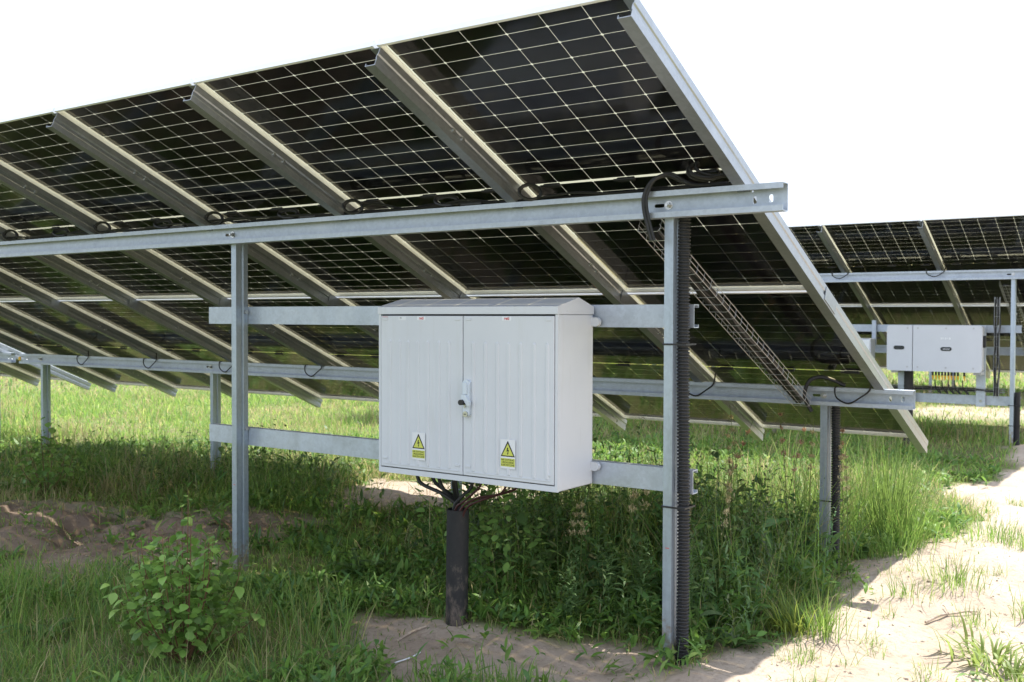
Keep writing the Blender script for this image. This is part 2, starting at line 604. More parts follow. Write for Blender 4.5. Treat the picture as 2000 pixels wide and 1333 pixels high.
PATH = [(-0.32, 0.60), (-0.17, 1.15), (-0.08, 1.6), (-0.06, 2.3), (-0.17, 2.9), (-0.20, 3.3), (-0.04, 3.8), (0.02, 4.6), (0.05, 5.6), (-0.1, 6.2), (-0.5, 6.8), (-0.5, 7.4),
        (-0.15, 7.9), (-0.30, 9.2), (-0.25, 10.3), (1.5, 11.5), (3.2, 11.0), (3.4, 6), (3.3, 0), (3.0, -6), (1.4, -6), (0.2, -2.0), (-0.2, -0.3)]
NEARB = [(-1.84, 0.55), (-1.99, 0.86), (-1.75, 1.05), (-1.41, 1.0), (-1.2, 1.05), (-0.75, 1.12), (-0.42, 1.15), (-0.2, 0.9), (-0.3, 0.3), (-0.9, 0.32), (-1.3, 0.20)]
SOILC = [(-7.6, 1.1), (-6.6, 1.4), (-5.76, 1.7), (-4.9, 1.9), (-4.6, 2.2), (-3.9, 2.5), (-3.7, 2.2), (-3.8, 1.6), (-3.5, 1.2), (-3.5, 0.9), (-3.9, 0.5), (-4.5, 0.25), (-5.6, 0.1), (-7.2, 0.2)]
SOILD = [(-4.95, 3.8), (-5.0, 4.2), (-4.2, 4.3), (-3.0, 4.25), (-3.0, 3.5), (-3.6, 2.75), (-4.2, 2.7), (-4.5, 3.2)]
SOILE = [(-3.4, 13.9), (-2.6, 16.2), (-1.3, 17.2), (1.2, 17.4), (1.4, 14.4), (-1.9, 13.6)]

def veg(x, y):
    x = np.asarray(x, float); y = np.asarray(y, float)
    wx = (fbm(x * 1.7, y * 1.7, 4, 11) - 0.5) * 0.55
    wy = (fbm(x * 1.7, y * 1.7, 4, 23) - 0.5) * 0.55
    v = np.ones(x.shape)
    for p, soft, lo in ((PATH, 0.30, 0.035), (NEARB, 0.24, 0.20), (SOILC, 0.7, 0.22), (SOILD, 0.3, 0.10), (SOILE, 1.2, 0.4)):
        sd = poly_sd(x + wx, y + wy, p)
        k = np.clip(0.5 + sd / soft, 0, 1)
        v = np.minimum(v, lo + (1 - lo) * k * k * (3 - 2 * k))
    return v

BUMPS = [(-0.12, 0.88, 0.075, 0.16), (0.02, 3.2, 0.06, 0.18), (-1.47, 0.95, 0.03, 0.16), (-1.2, 0.9, 0.03, 0.2), (0.35, 3.9, 0.03, 0.4), (-4.9, 1.1, -0.07, 0.22), (-4.4, 1.5, 0.05, 0.3),
         (-5.3, 0.75, 0.05, 0.3), (-4.7, 2.3, 0.07, 0.35), (-3.6, 2.9, 0.05, 0.35), (-0.3, 10.0, 0.05, 0.5)]
def hgt(x, y):
    x = np.asarray(x, float); y = np.asarray(y, float)
    near = np.clip(1.5 - np.hypot(x + 2, y - 3) / 18, 0, 1)
    h = (fbm(x * 0.35, y * 0.35, 3, 3) - 0.5) * 0.12 * near
    b = 1 - veg(x, y)
    h = h + near * (fbm(x * 2.2, y * 2.2, 4, 5) - 0.5) * (0.03 + 0.06 * b) + near * b * (fbm(x * 8.5, y * 8.5, 2, 15) - 0.5) * 0.028
    c = np.clip(1 - np.hypot((x + 5.0) / 2.2, (y - 1.4) / 1.3), 0, 1)
    h = h + c * (np.abs(fbm(x * 1.6, y * 2.4, 4, 9) - 0.5) * 2) ** 0.8 * 0.26 - c * 0.05 + c * (fbm(x * 7, y * 7, 3, 19) - 0.5) * 0.07
    for bx, by, a, s in BUMPS:
        h = h + a * np.exp(-((x - bx) ** 2 + (y - by) ** 2) / (2 * s * s))
    return h
H0 = float(hgt(np.array([-0.35]), np.array([0.99]))[0])
def gz(x, y):
    return float(hgt(np.array([x]), np.array([y]))[0]) - H0 + 0.0

# ------------------------------------------------------------------ the ground
def axis(lo, hi, step, far, k=1.22):
    a = list(np.arange(lo, hi + 1e-6, step))
    s = step
    while a[-1] < far:
        s *= k; a.append(a[-1] + s)
    s = step
    b = []
    p = lo
    while p > -far:
        s *= k; p -= s; b.append(p)
    return np.array(b[::-1] + a)
gx = axis(-8.0, 2.2, 0.045, 900)
gy = axis(-0.9, 9.0, 0.045, 900)
X, Y = np.meshgrid(gx, gy, indexing='ij')
Z = hgt(X, Y) - H0
V = veg(X, Y)
nx, ny = len(gx), len(gy)
me = bpy.data.meshes.new('ground')
idx = np.arange(nx * ny).reshape(nx, ny)
quads = np.stack([idx[:-1, :-1], idx[1:, :-1], idx[1:, 1:], idx[:-1, 1:]], -1).reshape(-1, 4)
me.vertices.add(nx * ny)
me.vertices.foreach_set('co', np.stack([X, Y, Z], -1).reshape(-1).astype(np.float32))
me.loops.add(quads.size)
me.loops.foreach_set('vertex_index', quads.reshape(-1).astype(np.int32))
me.polygons.add(len(quads))
me.polygons.foreach_set('loop_start', np.arange(0, quads.size, 4, dtype=np.int32))
me.polygons.foreach_set('use_smooth', np.ones(len(quads), bool))
me.update(calc_edges=True)
at = me.attributes.new('veg', 'FLOAT', 'POINT')
at.data.foreach_set('value', V.reshape(-1).astype(np.float32))
D = np.clip(0.55 - poly_sd(X, Y, SOILC) * 1.2, 0, 1) * np.clip(0.3 + 1.4 * fbm(X * 2, Y * 2, 4, 61), 0, 1)
D = np.maximum(D, 0.75 * np.clip(0.4 - poly_sd(X, Y, NEARB) * 1.5, 0, 1) * np.clip(0.2 + fbm(X * 3, Y * 3, 4, 63), 0, 1))
at = me.attributes.new('dug', 'FLOAT', 'POINT')
at.data.foreach_set('value', D.reshape(-1).astype(np.float32))
me.materials.append(MAT['ground'])
tag(link('ground', me), 'sandy soil with patches of grass under the solar arrays', kind='structure')

# ------------------------------------------------------------------ solar tables
T = 0.42833
cT, sT = math.cos(T), math.sin(T)
PIT = 1.154
ZT = 2.63
SL = Vector((0, cT, -sT))            # down the slope
NB = Vector((0, -sT, -cT))           # out of the back of the modules
TOP = Vector((0, 0, ZT))
def P3(x, s, d):
    return Vector((x, 0, ZT)) + SL * s + NB * d
MW, ML = 1.134, 2.278
POSTX = [-0.351, -3.251, -6.151, -9.051]
YU, YL = 0.963, 3.095                # front lips of the two beams
ZU0, ZU1 = ZT - 0.652, ZT - 0.536
ZL0, ZL1 = ZT - 1.618, ZT - 1.506

def slot(cx, cz, wx, wz, n=4):
    """rounded slot outline, long axis = the longer of wx, wz"""
    out = []
    r = min(wx, wz) / 2
    for qx, qz, a0 in ((1, 1, 0), (-1, 1, 90), (-1, -1, 180), (1, -1, 270)):
        for k in range(n):
            a = R(a0 + 90 * k / (n - 1))
            out.append((cx + qx * (wx / 2 - r) + r * math.cos(a), cz + qz * (wz / 2 - r) + r * math.sin(a)))
    return out

def make_beam(parent, yf, z0, z1, slots):
    D, LIP, t = 0.055, 0.024, 0.004
    x0, x1 = -9.41, 0.185
    m = MB()
    zc = (z0 + z1) / 2
    holes = [slot(0.115, zc, 0.018, 0.034), slot(0.045, zc - 0.002, 0.016, 0.032), slot(0.035, zc + 0.034, 0.009, 0.009)]
    holes += [slot(p - 0.045, zc, 0.05, 0.016) for p in POSTX]
    holes += [slot(-9.34, zc, 0.018, 0.034)]
    m.plate([(x0, z0), (x1, z0), (x1, z1), (x0, z1)], holes, (0, yf + D, 0), (1, 0, 0), (0, 0, 1), (0, 1, 0), t)
    hs = [slot(0.10, 0.028, 0.026, 0.014), slot(0.03, 0.028, 0.026, 0.014)]
    m.plate([(x0, 0), (x1, 0), (x1, D), (x0, D)], hs, (0, yf, z1 - t), (1, 0, 0), (0, 1, 0), (0, 0, 1), t)
    m.plate([(x0, 0), (x1, 0), (x1, D), (x0, D)], [], (0, yf, z0), (1, 0, 0), (0, 1, 0), (0, 0, 1), t)
    m.box(x0, x1, yf, yf + t, z1 - LIP, z1 - t)
    m.box(x0, x1, yf, yf + t, z0 + t, z0 + LIP)
    b = m.build('beam', MAT['galv'], parent)
    for p in POSTX:
        k = MB()
        yb = yf + D
        k.extrude([(0.02 * math.cos(R(a)), 0.02 * math.sin(R(a))) for a in range(0, 360, 24)], (p, yb, zc), (p, yb - 0.003, zc), (1, 0, 0), (0, 0, 1))
        k.extrude([(0.0125 * math.cos(R(a)), 0.0125 * math.sin(R(a))) for a in range(0, 360, 60)], (p, yb - 0.003, zc), (p, yb - 0.014, zc), (1, 0, 0), (0, 0, 1))
        k.extrude([(0.007 * math.cos(R(a)), 0.007 * math.sin(R(a))) for a in range(0, 360, 36)], (p, yb - 0.014, zc), (p, yb - 0.026, zc), (1, 0, 0), (0, 0, 1))
        k.build('bolt', MAT['bolt'], b)
    return b

# post outline (x, y): web with a rolled groove on the +x side, flanges towards -x
PW, PD = 0.043, 0.09
def post_prof():
    t = 0.004
    o = [(-PW / 2, 0), (PW / 2, 0), (PW / 2, 0.034), (PW / 2 - 0.010, 0.040), (PW / 2 - 0.010, 0.050), (PW / 2, 0.056), (PW / 2, PD), (-PW / 2, PD), (-PW / 2, PD - 0.018),
         (-PW / 2 + t, PD - 0.018), (-PW / 2 + t, PD - t), (PW / 2 - t, PD - t), (PW / 2 - t, 0.058), (PW / 2 - 0.010 - t, 0.052), (PW / 2 - 0.010 - t, 0.038), (PW / 2 - t, 0.032),
         (PW / 2 - t, t), (-PW / 2 + t, t), (-PW / 2 + t, 0.018), (-PW / 2, 0.018)]
    return o
def rafter_prof():
    # (x, n): web on the right, flanges to the left; n grows away from the module
    t = 0.003; h = 0.086; a = 0.024; b = -0.030
    return [(b, 0), (a, 0), (a, 0.030), (a - 0.004, 0.036), (a - 0.004, 0.050), (a, 0.056), (a, h), (b, h), (b, h - 0.014), (b + t, h - 0.014), (b + t, h - t), (a - t, h - t),
            (a - t, 0.058), (a - 0.004 - t, 0.052), (a - 0.004 - t, 0.034), (a - t, 0.028), (a - t, t), (b, t)]

def bolt_mesh():
    b = MB()
    b.extrude([(0.008 * math.cos(R(a)), 0.008 * math.sin(R(a))) for a in range(0, 360, 60)], (-0.008, 0, 0), (0.006, 0, 0), SL, NB)
    return b.mesh('bolt', MAT['bolt'])
BOLT = bolt_mesh()
def make_rack(full=True, nk=9, posts=POSTX):
    root = empty('mounting_rack')
    make_beam(root, YU, ZU0, ZU1, True)
    make_beam(root, YL, ZL0, ZL1, True)
    pp = post_prof()
    for yb, zt in ((YU + 0.0592, ZU1 - 0.008), (YL + 0.0592, ZL1 - 0.008)):
        for x in posts:
            m = MB()
            m.extrude(pp, (x, yb, -0.5), (x, yb, zt), (1, 0, 0), (0, 1, 0))
            po = m.build('post', MAT['galv_post'], root)
            if yb < 2:
                for z in (1.57, 0.86):
                    if x in posts[:2]:
                        k = MB()
                        k.extrude([(0.014 * math.cos(R(a)), 0.014 * math.sin(R(a))) for a in range(0, 360, 60)], (x + PW / 2, yb + 0.072, z), (x + PW / 2 + 0.012, yb + 0.072, z), (0, 1, 0), (0, 0, 1))
                        k.build('bolt', MAT['bolt'], po)
    rp = rafter_prof()
    for k in range(nk):
        x = -PIT * k
        m = MB()
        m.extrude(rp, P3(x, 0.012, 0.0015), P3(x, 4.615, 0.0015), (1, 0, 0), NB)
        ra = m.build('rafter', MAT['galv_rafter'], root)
        if k:
            for s in (0.55, 1.85, 2.75, 4.0):
                for ss in (s, s + 0.07):
                    b = link('bolt', BOLT, ra)
                    b.location = P3(x + 0.024, ss, 0.044)
        sp = MB()                                 # splice sleeve where the two rafter lengths meet
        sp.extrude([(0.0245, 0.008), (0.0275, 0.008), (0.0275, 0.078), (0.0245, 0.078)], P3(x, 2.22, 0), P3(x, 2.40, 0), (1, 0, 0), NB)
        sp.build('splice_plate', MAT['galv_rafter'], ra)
    return root

rack = make_rack()
# cross rails behind the front posts
def rail_prof(h):
    t = 0.004; d = 0.05; l = 0.015
    return [(0, 0), (d, 0), (d, l), (d - t, l), (d - t, t), (t, t), (t, h - t), (d - t, h - t), (d - t, h - l), (d, h - l), (d, h), (0, h)]
for z0, z1 in ((ZT - 1.133, ZT - 1.028), (ZT - 1.875, ZT - 1.768)):
    m = MB()
    yr = YU + 0.0592 + PD + 0.002
    m.extrude(rail_prof(z1 - z0), (-3.60, yr, z0), (-0.272, yr, z0), (0, 1, 0), (0, 0, 1))
    rl = m.build('cross_rail', MAT['galv'], rack)
tag(rack, 'galvanised steel rack of the near array, with posts, long beams and sloping rafters', 'solar rack', 'solar mounting racks')
# orange paint marks on the second rafter
om = MB()
for s0, s1 in ((1.98, 2.14), (2.85, 3.02)):
    a, b = P3(-PIT - 0.0325, s0, 0.0), P3(-PIT - 0.0325, s1, 0.0)
    om.extrude([(0, 0.072), (0.0015, 0.072), (0.0015, 0.0865), (0, 0.0865)], a, b, (1, 0, 0), NB)
orp = om.build('orange_paint_mark', MAT['orange'], rack)
orp['label'] = 'orange paint marks on the lower edge of a rafter'
for x in POSTX[:2]:
    m = MB(); m.box(x - 0.008, x + 0.010, YU + 0.0585, YU + 0.0592, 0.52, 0.523)
    m.build('red_pen_mark', MAT['red_mark'], rack)

# ---- modules: shared meshes, local x across, local y down the slope, local z out of the front
def frame_mesh():
    m = MB()
    hh, t, lip, lip2 = 0.030, 0.0022, 0.012, 0.012
    w2 = MW / 2
    def bar(p0, p1, ax, lp):
        m.extrude([(0, 0), (lp, 0), (lp, 0.002), (t, 0.002), (t, hh - 0.009), (0.005, hh - 0.009), (0.005, hh - 0.0074), (t, hh - 0.0074), (t, hh - 0.0016), (0.005, hh - 0.0016), (0.005, hh), (0, hh)], p0, p1, ax, (0, 0, 1))
    bar((-w2, 0, 0), (-w2, ML, 0), (1, 0, 0), lip)
    bar((w2, 0, 0), (w2, ML, 0), (-1, 0, 0), lip)
    bar((-w2 + t, 0, 0.0003), (w2 - t, 0, 0.0003), (0, 1, 0), lip2)
    bar((-w2 + t, ML, 0.0003), (w2 - t, ML, 0.0003), (0, -1, 0), lip2)
    return m.mesh('frame', MAT['alu'])
GZ = 0.0245
def glass_mesh():
    m = MB()
    w2 = MW / 2 - 0.004
    for z in (GZ - 0.0016, GZ + 0.0026):
        m.add([(-w2, 0.004, z), (w2, 0.004, z), (w2, ML - 0.004, z), (-w2, ML - 0.004, z)], [(0, 3, 2, 1)])
    me = bpy.data.meshes.new('glass')
    me.from_pydata(m.v, [], m.f)
    me.materials.append(MAT['glass'])
    return me
CW, CH, GX, GY_, GM = 0.1802, 0.0908, 0.0024, 0.0026, 0.018
def cell_outline():
    c = 0.0056
    a, b = CW / 2, CH / 2
    return [(-a + c, -b), (a - c, -b), (a, -b + c), (a, b - c), (a - c, b), (-a + c, b), (-a, b - c), (-a, -b + c)]
def cell_positions():
    out = []
    xs = [(i - 2.5) * (CW + GX) for i in range(6)]
    tot = 24 * CH + 22 * GY_ + GM
    y = (ML - tot) / 2 + CH / 2
    for r in range(24):
        for x in xs:
            out.append((x, y))
        y += CH + (GM if r == 11 else GY_)
    return out
def cell_mesh():
    m = MB(); o = cell_outline()
    m.extrude(o, (0, 0, GZ - 0.0002), (0, 0, GZ + 0.0004), (1, 0, 0), (0, 1, 0))
    return m.mesh('cell', MAT['cell'])
def grid_mesh():
    m = MB(); o = cell_outline(); n = len(o)
    for x, y in CP:
        v = [(x + a, y + b, GZ - 0.0002) for a, b in o] + [(x + a, y + b, GZ + 0.0004) for a, b in o]
        m.add(v, [tuple(reversed(range(n))), tuple(range(n, 2 * n))] + [(i, (i + 1) % n, n + (i + 1) % n, n + i) for i in range(n)])
    me = bpy.data.meshes.new('cell_grid')
    me.from_pydata(m.v, [], m.f)
    me.materials.append(MAT['cell'])
    return me
def jbox_mesh():
    m = MB()
    m.cbox(-0.045, 0.045, -0.011, 0.011, GZ - 0.018, GZ - 0.0022, 0.004)
    m.cbox(-0.066, -0.04, -0.006, 0.006, GZ - 0.015, GZ - 0.005, 0.003)
    return m.mesh('junction_box', MAT['black'])
CP = cell_positions()
ME_F, ME_G, ME_C, ME_GR, ME_J = frame_mesh(), glass_mesh(), cell_mesh(), grid_mesh(), jbox_mesh()
MROT = Matrix((Vector((1, 0, 0)), SL, -NB)).transposed()
def make_module(col, row, off, label, group, single):
    r = empty('solar_module')
    mm = MROT.to_4x4()
    mm.translation = P3(-PIT * (col + 0.5), 0.0 if row == 0 else ML + 0.020, 0) + Vector(off)
    r.matrix_world = mm
    tag(r, label, 'solar panel', group)
    link('frame', ME_F, r)
    link('glass', ME_G, r)
    if single:
        for x, y in CP:
            c = link('cell', ME_C, r)
            c.location = (x, y, 0)
    else:
        g = link('cell_grid', ME_GR, r)
        g['kind'] = 'stuff'
    yj = ML / 2
    for x in (-0.40, 0.0, 0.40):
        j = link('junction_box', ME_J, r)
        j.location = (x, yj, 0)
    return r
ORD = ['first', 'second', 'third', 'fourth', 'fifth', 'sixth', 'seventh', 'eighth']
for col in range(8):
    for row in (0, 1):
        make_module(col, row, (0, 0, 0), 'dark framed solar panel of the near array, %s row, %s from the right end' % (('upper', 'lower')[row], ORD[col]), 'panels of the near array', col < 4)
# the array behind it, the one beyond that, and the next table along to the left
ROW2 = (-0.04, 9.1, 0.03)
ROW3 = (-0.10, 18.2, 0.05)
LEFT = (-9.80, 0.02, 0.0)
for col in range(8):
    for row in (0, 1):
        rn = ('upper', 'lower')[row]
        if col < 4:
            lb = 'solar panel of the second array behind the inverter, %s row, %s from right' % (rn, ORD[col])
        else:
            lb = 'solar panel of the second array back, hidden behind the near array'
        make_module(col, row, ROW2, lb, 'panels of the second array', False)
        make_module(col, row, ROW3, 'solar panel of the third array back, hidden behind the second', 'panels of the third array', False)
        if col < 4:
            make_module(col, row, LEFT, 'solar panel of the table at the far left, %s row, %s from its right' % (rn, ORD[col]), 'panels of the left neighbouring table', False)
rack_orig_kids = [o for o in bpy.data.objects if o.parent == rack]
index_kids()
far_skip = {'orange_paint_mark', 'red_pen_mark', 'cross_rail'}
KIDS[rack.name] = [o for o in KIDS[rack.name] if o.name.split('.')[0] not in far_skip]
r2k = copy_tree(rack); r2k.location = ROW2
tag(r2k, 'galvanised steel rack of the second array, carrying the inverter')
for z0, z1, xe in ((1.375, 1.465, -0.27), (0.505, 0.615, -0.27)):
    m = MB()
    m.extrude(rail_prof(z1 - z0), (-3.60, yr, z0 - ROW2[2]), (xe, yr, z0 - ROW2[2]), (0, 1, 0), (0, 0, 1))
    m.build('cross_rail', MAT['galv'], r2k)
r3k = copy_tree(rack); r3k.location = ROW3
tag(r3k, 'galvanised steel rack of the third array, its posts far behind')
KIDS[rack.name] = [o for o in KIDS[rack.name] if not o.name.startswith('cross_rail')]
lfk = copy_tree(rack); lfk.location = LEFT
tag(lfk, 'galvanised steel rack of the neighbouring table at the left edge, with pale end rafter')

# ------------------------------------------------------------------ electrical cabinet
def make_cabinet():
    X0, X1 = -1.858, -0.778
    YF, YB = 0.790, 1.100
    Zb, Zt = 0.757, 1.556
    root = empty('electrical_cabinet', (0, 0, 0))
    tag(root, 'pale grey two-door electrical cabinet with warning stickers, hung between two posts', 'electrical cabinet')
    m = MB()
    m.cbox(X0 + 0.002, X1 - 0.002, YF + 0.014, YB, Zb, Zt, 0.006)
    body = m.build('body', MAT['cab'], root)
    m = MB()       # flat surround that frames the doors
    m.box(X0 + 0.002, X1 - 0.002, YF, YF + 0.0138, Zb, Zb + 0.026)
    m.box(X0 + 0.002, X0 + 0.016, YF, YF + 0.0138, Zb + 0.026, Zt)
    m.box(X1 - 0.016, X1 - 0.002, YF, YF + 0.0138, Zb + 0.026, Zt)
    m.build('door_surround', MAT['cab'], body)
    m = MB()
    m.box(X0 + 0.017, X1 - 0.017, YF + 0.009, YF + 0.0138, Zb + 0.027, Zt - 0.001)
    m.build('door_seal', MAT['seal'], body)
    # roof: lip and low gable
    m = MB()
    e = 0.001
    zl0, zl1, zr = Zt + 0.001, Zt + 0.036, Zt + 0.078
    ym = 0.965
    m.extrude([(YF - 0.0055, zl0), (YF - 0.0055, zl1), (ym, zr), (YB + 0.001, zl1), (YB + 0.001, zl0)], (X0 - e, 0, 0), (X1 + e, 0, 0), (0, 1, 0), (0, 0, 1))
    m.build('roof', MAT['cab'], root)
    m = MB()
    m.box(X1 + e, X1 + e + 0.002, 0.86, 0.99, zl0 + 0.012, zl0 + 0.016)
    m.build('moulding_line', MAT['cab'], root)
    doors = []
    xs = -1.3135
    ribsL = [-1.776, -1.7135, -1.657, -1.594, -1.531, -1.462, -1.398]
    ribsR = [-1.252, -1.180, -1.110, -1.046, -0.979, -0.905, -0.834]
    ym_ = YF - 0.002
    for (a, b, rb) in ((X0 + 0.020, xs - 0.0022, ribsL), (xs + 0.0022, X1 - 0.020, ribsR)):
        m = MB()
        m.cbox(a, b, YF - 0.004, YF + 0.0085, Zb + 0.031, Zt - 0.008, 0.003)
        d = m.build('door', MAT['cab'], root)
        doors.append(d)
        for x in rb:
            r = MB()
            pr = [(-0.011, 0), (-0.006, -0.0045), (0.006, -0.0045), (0.011, 0)]
            r.extrude(pr, (x, YF - 0.0042, Zb + 0.056), (x, YF - 0.0042, 1.418), (1, 0, 0), (0, 1, 0))
            z = 1.418
            r.add([(x - 0.011, YF - 0.0042, z), (x - 0.006, YF - 0.0087, z), (x + 0.006, YF - 0.0087, z), (x + 0.011, YF - 0.0042, z), (x, YF - 0.0045, z + 0.014)], [(0, 1, 4), (1, 2, 4), (2, 3, 4)])
            r.build('rib', MAT['cab'], d)
        for zz in (Zb + 0.048,):
            k = MB(); k.box(a + 0.02, b - 0.02, YF - 0.0066, YF - 0.0042, zz - 0.002, zz + 0.003)
            k.build('bottom_bead', MAT['cab'], d)
        for cx in (a + 0.03, b - 0.03):
            for zz in (Zt - 0.024, Zb + 0.075):
                k = MB(); k.cbox(cx - 0.016, cx + 0.016, YF - 0.007, YF - 0.0041, zz - 0.006, zz + 0.006, 0.0013)
                k.build('hinge_cap', MAT['cab'], d)
    # handle on the right door
    hx, yb = -1.283, YF - 0.0042
    m = MB()
    pr = []
    for k in range(12):
        a = R(180 * k / 11); pr.append((0.021 * math.cos(a), 1.228 + 0.017 * math.sin(a)))
    for k in range(12):
        a = R(180 + 180 * k / 11); pr.append((0.019 * math.cos(a), 1.085 + 0.016 * math.sin(a)))
    m.extrude(pr, (hx, yb, 0), (hx, yb - 0.016, 0), (1, 0, 0), (0, 0, 1))
    h = m.build('handle', MAT['lock_grey'], root)
    m = MB()
    m.extrude([(-0.012, 1.222), (-0.008, 1.232), (0.006, 1.232), (0.011, 1.222), (0.010, 1.178), (-0.011, 1.178)], (hx, yb - 0.0162, 0), (hx, yb - 0.026, 0), (1, 0, 0), (0, 0, 1))
    m.extrude([(-0.016, 1.176), (0.004, 1.176), (0.030, 1.142), (0.030, 1.125), (0.019, 1.123), (-0.006, 1.152), (-0.017, 1.156)], (hx, yb - 0.0162, 0), (hx, yb - 0.032, 0), (1, 0, 0), (0, 0, 1))
    m.build('handle_lever', MAT['lock_grey'], h)
    m = MB()
    m.extrude([(0.013 * math.cos(R(a)), 0.013 * math.sin(R(a))) for a in range(0, 360, 30)], (hx - 0.008, yb - 0.0162, 1.139), (hx - 0.010, yb - 0.048, 1.139), (1, 0, 0), (0, 0, 1))
    m.build('key_head', MAT['black'], h, True)
    m = MB()
    m.box(hx - 0.006, hx - 0.001, yb - 0.022, yb - 0.0162, 1.112, 1.130)
    m.build('key', MAT['bolt'], h)
    m = MB()
    m.extrude([(0.014 * math.cos(R(a)), 0.014 * math.sin(R(a))) for a in range(0, 360, 30)], (hx + 0.001, yb - 0.0162, 1.083), (hx + 0.001, yb - 0.024, 1.083), (1, 0, 0), (0, 0, 1))
    m.build('lock_cylinder', MAT['bolt'], h, True)
    m = MB()
    m.box(hx - 0.006, hx + 0.007, yb - 0.0255, yb - 0.0241, 1.081, 1.0845)
    m.build('keyhole', MAT['ink'], h)
    # warning stickers
    for cx, cz in ((-1.585, 0.912), (-1.046, 0.916)):
        y = YF - 0.0088
        m = MB(); m.box(cx - 0.042, cx + 0.042, y - 0.0006, y, cz - 0.074, cz + 0.062)
        st = m.build('warning_sticker', MAT['sticker'], root)
        st['label'] = 'clear sticker with a yellow lightning triangle and a text panel'
        zt, zb_, hw = cz + 0.054, cz - 0.018, 0.040
        m = MB()
        m.extrude([(cx - hw, zb_), (cx + hw, zb_), (cx + 0.0015, zt), (cx - 0.0015, zt)], (0, y - 0.0006, 0), (0, y - 0.0010, 0), (1, 0, 0), (0, 0, 1))
        m.build('triangle_border', MAT['ink'], st)
        m = MB()
        m.extrude([(cx - hw + 0.0085, zb_ + 0.005), (cx + hw - 0.0085, zb_ + 0.005), (cx, zt - 0.0115)], (0, y - 0.0011, 0), (0, y - 0.0014, 0), (1, 0, 0), (0, 0, 1))
        m.build('triangle', MAT['sign_yellow'], st)
        m = MB()
        bolt = [(-0.003, 0.034), (0.003, 0.034), (0.0005, 0.022), (0.008, 0.025), (0.002, 0.008), (0.005, 0.009), (-0.0005, 0.000), (-0.003, 0.010), (-0.0005, 0.009), (0.001, 0.018), (-0.007, 0.015)]
        m.extrude([(cx + a, zb_ + 0.008 + b) for a, b in bolt], (0, y - 0.0015, 0), (0, y - 0.0018, 0), (1, 0, 0), (0, 0, 1))
        m.build('lightning_bolt', MAT['ink'], st)
        m = MB(); m.box(cx - 0.040, cx + 0.040, y - 0.0010, y - 0.0006, cz - 0.064, cz - 0.026)
        m.build('text_panel', MAT['sign_yellow'], st)
        for i, s in enumerate(('NIE DOTYKA\u0106', 'URZ\u0104DZENIE', 'ELEKTRYCZNE')):
            text_mesh('lettering', s, 0.0112, MAT['ink'], (cx, y - 0.0013, cz - 0.0335 - 0.0118 * i), st, 0.0002)
    # small prints along the top of the doors
    y = YF - 0.0042
    for x in (-1.572, -1.058):
        m = MB(); m.box(x - 0.026, x + 0.026, y - 0.0005, y, 1.527, 1.545)
        s = m.build('maker_label', MAT['pale'], root)
        text_mesh('lettering', 'reti', 0.021, MAT['red_ink'], (x, y - 0.0008, 1.5365), s, 0.0006)
    m = MB(); m.box(-1.72, -1.672, y - 0.0005, y, 1.526, 1.545)
    s = m.build('type_label', MAT['sticker'], root)
    text_mesh('lettering', 'R1', 0.013, MAT['ink'], (-1.704, y - 0.0008, 1.537), s)
    m = MB(); m.box(-1.828, -1.79, y - 0.0005, y, 1.5415, 1.5435)
    m.build('red_print', MAT['red_ink'], root)
    # lugs that hold it to the rails
    for sx, xe in ((1, X1), (-1, X0)):
        for z in (1.522, 0.842):
            m = MB()
            pr = [(0, -0.021)] + [(0.024 + 0.021 * math.cos(R(a)), 0.021 * math.sin(R(a))) for a in range(-90, 91, 15)] + [(0, 0.021)]
            m.extrude([(xe + sx * (p[0] - 0.004), z + p[1]) for p in pr], (0, 1.080, 0), (0, 1.1005, 0), (1, 0, 0), (0, 0, 1))
            m.build('mounting_lug', MAT['cab'], root)
    return root
make_cabinet()

# pipe under the cabinet and the cables that rise from it
m = MB()
PX, PY = -1.475, 0.955
pz = gz(PX, PY)
n = 28
rings = [(0.056, -0.3 + pz), (0.056, 0.58), (0.052, 0.582), (0.050, 0.40)]
vs, fs = [], []
for rr, zz in rings:
    for k in range(n):
        a = 2 * math.pi * k / n
        vs.append((rr * math.cos(a) + (0.58 - zz) * -0.012, rr * math.sin(a), zz))
for i in range(len(rings) - 1):
    for k in range(n):
        fs.append((i * n + k, i * n + (k + 1) % n, (i + 1) * n + (k + 1) % n, (i + 1) * n + k))
fs.append(tuple((len(rings) - 1) * n + k for k in range(n)))
m.add(vs, fs)
pipe = m.build('duct_pipe', MAT['pipe'], None, True)
pipe.location = (PX, PY, 0)
tag(pipe, 'black plastic duct pipe standing in the sand under the cabinet', 'pipe')
ends = [(-1.70, 0.90), (-1.66, 0.97), (-1.58, 0.93), (-1.52, 0.99), (-1.47, 0.92), (-1.40, 0.98), (-1.30, 0.93), (-1.16, 0.94), (-1.10, 0.97)]
